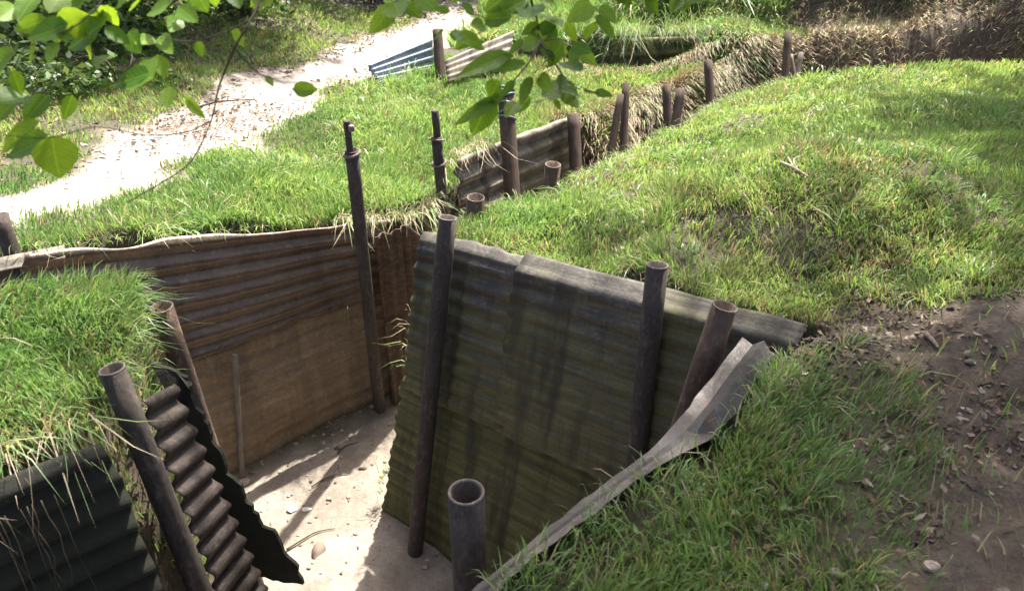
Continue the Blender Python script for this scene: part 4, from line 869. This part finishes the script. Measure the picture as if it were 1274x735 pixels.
def branch(label, depth, twigs, leaves, seed, dens=.6, ymax=125):
    rnd = random.Random(seed); e = bpy.data.objects.new('hanging_branch', None); link(e); e.location = Wd(*twigs[0][0][0], depth)
    inv = Vector(e.location)
    leaves = list(leaves)
    for pts, r in twigs:
        r *= .6
        for (xa, ya), (xb, yb) in zip(pts, pts[1:]):
            for q in range(max(1, int(math.hypot(xb - xa, yb - ya) / 22))):
                if rnd.random() < dens and max(ya, yb) < ymax:
                    f_ = rnd.random(); x_ = xa + (xb - xa) * f_; y_ = ya + (yb - ya) * f_; an = rnd.uniform(0, 6.28); ln = rnd.uniform(22, 40)
                    leaves.append((x_, y_, x_ + math.cos(an) * ln, y_ + abs(math.sin(an)) * ln * .9, rnd.uniform(.7, 1.1)))
        P = fine([Wd(a, b, depth + .05 * math.sin(a * .03 + b * .05)) - inv for a, b in pts], 4)
        v, f = tube_path(P, [r * (1 - .6 * i / len(P)) for i in range(len(P))], 7); mesh_obj('twig', v, f, M['twig'], e, smooth=True)
    for (bx, by, tx, ty, *wd) in leaves:
        dz = rnd.uniform(-.06, .06); b = Wd(bx, by, depth + .05 * math.sin(bx * .03 + by * .05)); tp = Wd(tx, ty, depth + dz + .0)
        d = tp - b; L = d.length; L *= rnd.uniform(.72, 1.02); yv = d.normalized(); view = (CAM - b).normalized()
        nz = (view * rnd.uniform(.5, 1) + Vector((0, 0, 1)) * rnd.uniform(.1, .9) + Vector((rnd.uniform(-.5, .5), 0, 0))).normalized(); nz = (nz - yv * nz.dot(yv)).normalized(); xv = yv.cross(nz)
        me = LM[rnd.randrange(len(LM))]; o = bpy.data.objects.new('leaf', me); link(o, e); ws = wd[0] if wd else 1.0
        mt = Matrix(((xv.x * L * ws, yv.x * L, nz.x * L, b.x - inv.x), (xv.y * L * ws, yv.y * L, nz.y * L, b.y - inv.y), (xv.z * L * ws, yv.z * L, nz.z * L, b.z - inv.z), (0, 0, 0, 1)))
        o.matrix_basis = mt
    setp(e, label, 'branch', 'leafy branches hanging over the trench'); return e
branch('leafy hazel branch hanging into the top left corner', 1.45,
  [([(318,-60),(325,-10),(312,25),(292,60),(272,110),(263,150),(238,200),(205,225),(158,252)], .0042),
   ([(263,150),(230,165),(180,168),(120,158),(60,172),(5,168)], .0026), ([(312,25),(280,40),(240,52),(190,48),(120,60)], .0030), ([(292,60),(320,90),(350,102),(372,118)], .0024),
   ([(120,-60),(130,-10),(110,20),(80,40),(30,60)], .0030), ([(80,40),(70,80),(60,110)], .0018), ([(205,-50),(215,0),(222,22)], .0024), ([(30,60),(10,95),(-20,120)], .0020),([(158,252),(120,268),(70,300)],.0016)][:8],
  [(212,108,206,141,1.25),(232,122,259,153,.55),(190,98,148,84,1.0),(186,92,128,108,.9),(196,68,206,108,.95),(178,72,196,112,.8),(140,70,112,82,.7),(90,118,78,152,1.0),(60,118,22,160,1.1),(50,150,-10,195,.5),(35,118,-30,140,1.0),
   (64,168,72,220,1.25),(60,168,12,205,.6),(20,124,-18,165,.9),(85,30,30,58,1.0),(60,24,18,40,1.0),(110,18,60,46,1.0),(135,22,92,64,1.0),(130,35,165,60,.8),(20,66,-20,98,.8),(45,50,40,86,.9),(70,52,62,88,.9),
   (110,40,118,78,.8),(125,8,150,34,.9),(105,2,82,26,.9),(222,22,205,50,.8),(216,0,190,24,1.0),(222,10,252,32,.9),(240,-18,262,24,1.0),(262,-22,270,14,1.1),(285,-20,300,16,.9),(318,-15,345,20,1.1),(330,-12,310,14,1.0),(180,-10,165,24,.9),(165,-14,140,12,1.0),
   (20,8,-10,30,1.0),(45,-5,20,24,1.0),(80,-10,58,18,1.0),(160,40,175,68,.7),(200,45,214,66,.7)], 5, .32)
branch('leafy hazel branch with dark stem hanging at the top centre', 1.5,
  [([(655,-60),(660,-5),(668,25),(672,50),(690,78),(705,100),(722,112)], .0048),
   ([(640,-20),(622,5),(608,25),(594,43),(575,40),(552,38)], .0026), ([(672,50),(660,75),(640,100),(622,122),(600,130)], .0028), ([(705,100),(695,115),(672,126),(645,130)], .0022),
   ([(608,25),(590,18),(560,15)], .0018), ([(705,100),(730,112),(745,116)], .0018), ([(720,-40),(730,0),(745,15),(740,30)], .0028), ([(520,-50),(500,-10),(488,8)], .0028), ([(745,-10),(800,-6),(850,-2),(870,-15)], .0026), ([(672,50),(700,50),(716,60)], .0022)],
  [(492,6,453,50,.65),(500,2,530,26,.9),(478,-4,500,20,.8),(520,-6,548,16,.9),(552,38,536,52,.7),(572,40,604,68,1.0),(590,42,562,64,.9),(634,66,562,104,.55),(640,70,600,84,.6),(655,80,606,92,.6),(622,100,604,128,.8),
   (628,118,540,175,.42),(610,120,584,182,.75),(640,100,618,126,.8),(660,95,650,136,.8),(672,92,690,118,.9),(668,98,678,114,.7),(700,118,728,140,1.0),(690,124,700,142,.8),(705,112,682,134,.8),(725,113,742,118,.55),(720,118,695,110,.5),
   (672,30,640,48,.8),(675,38,700,20,.9),(680,20,700,48,.8),(655,0,618,22,1.0),(640,-12,600,18,1.0),(660,-18,690,10,.9),(705,28,722,62,.7),(716,60,708,90,.9),(716,58,745,84,.9),(700,52,680,84,.9),(730,0,712,34,1.0),(740,20,760,50,.6),
   (745,8,772,32,.9),(735,-8,775,-2,1.0),(690,-20,720,0,1.0),(600,-25,580,8,1.0),(575,-22,556,12,1.0),(690,30,660,66,.7),(800,-6,815,22,.6),(850,-4,832,26,.5),(815,-8,795,14,.8),(868,-12,890,6,.6),(880,-18,905,2,.7),(785,-8,775,18,.9),
   (590,18,572,2,.8),(560,15,535,8,.8),(625,2,640,24,.8),(650,50,630,75,.8),(660,120,640,142,.8),(645,128,622,150,.8),(700,78,725,98,.9),(690,74,672,60,.7)], 9)
print('triangles', sum(len(o.data.polygons) for o in bpy.data.objects if o.type == 'MESH'))
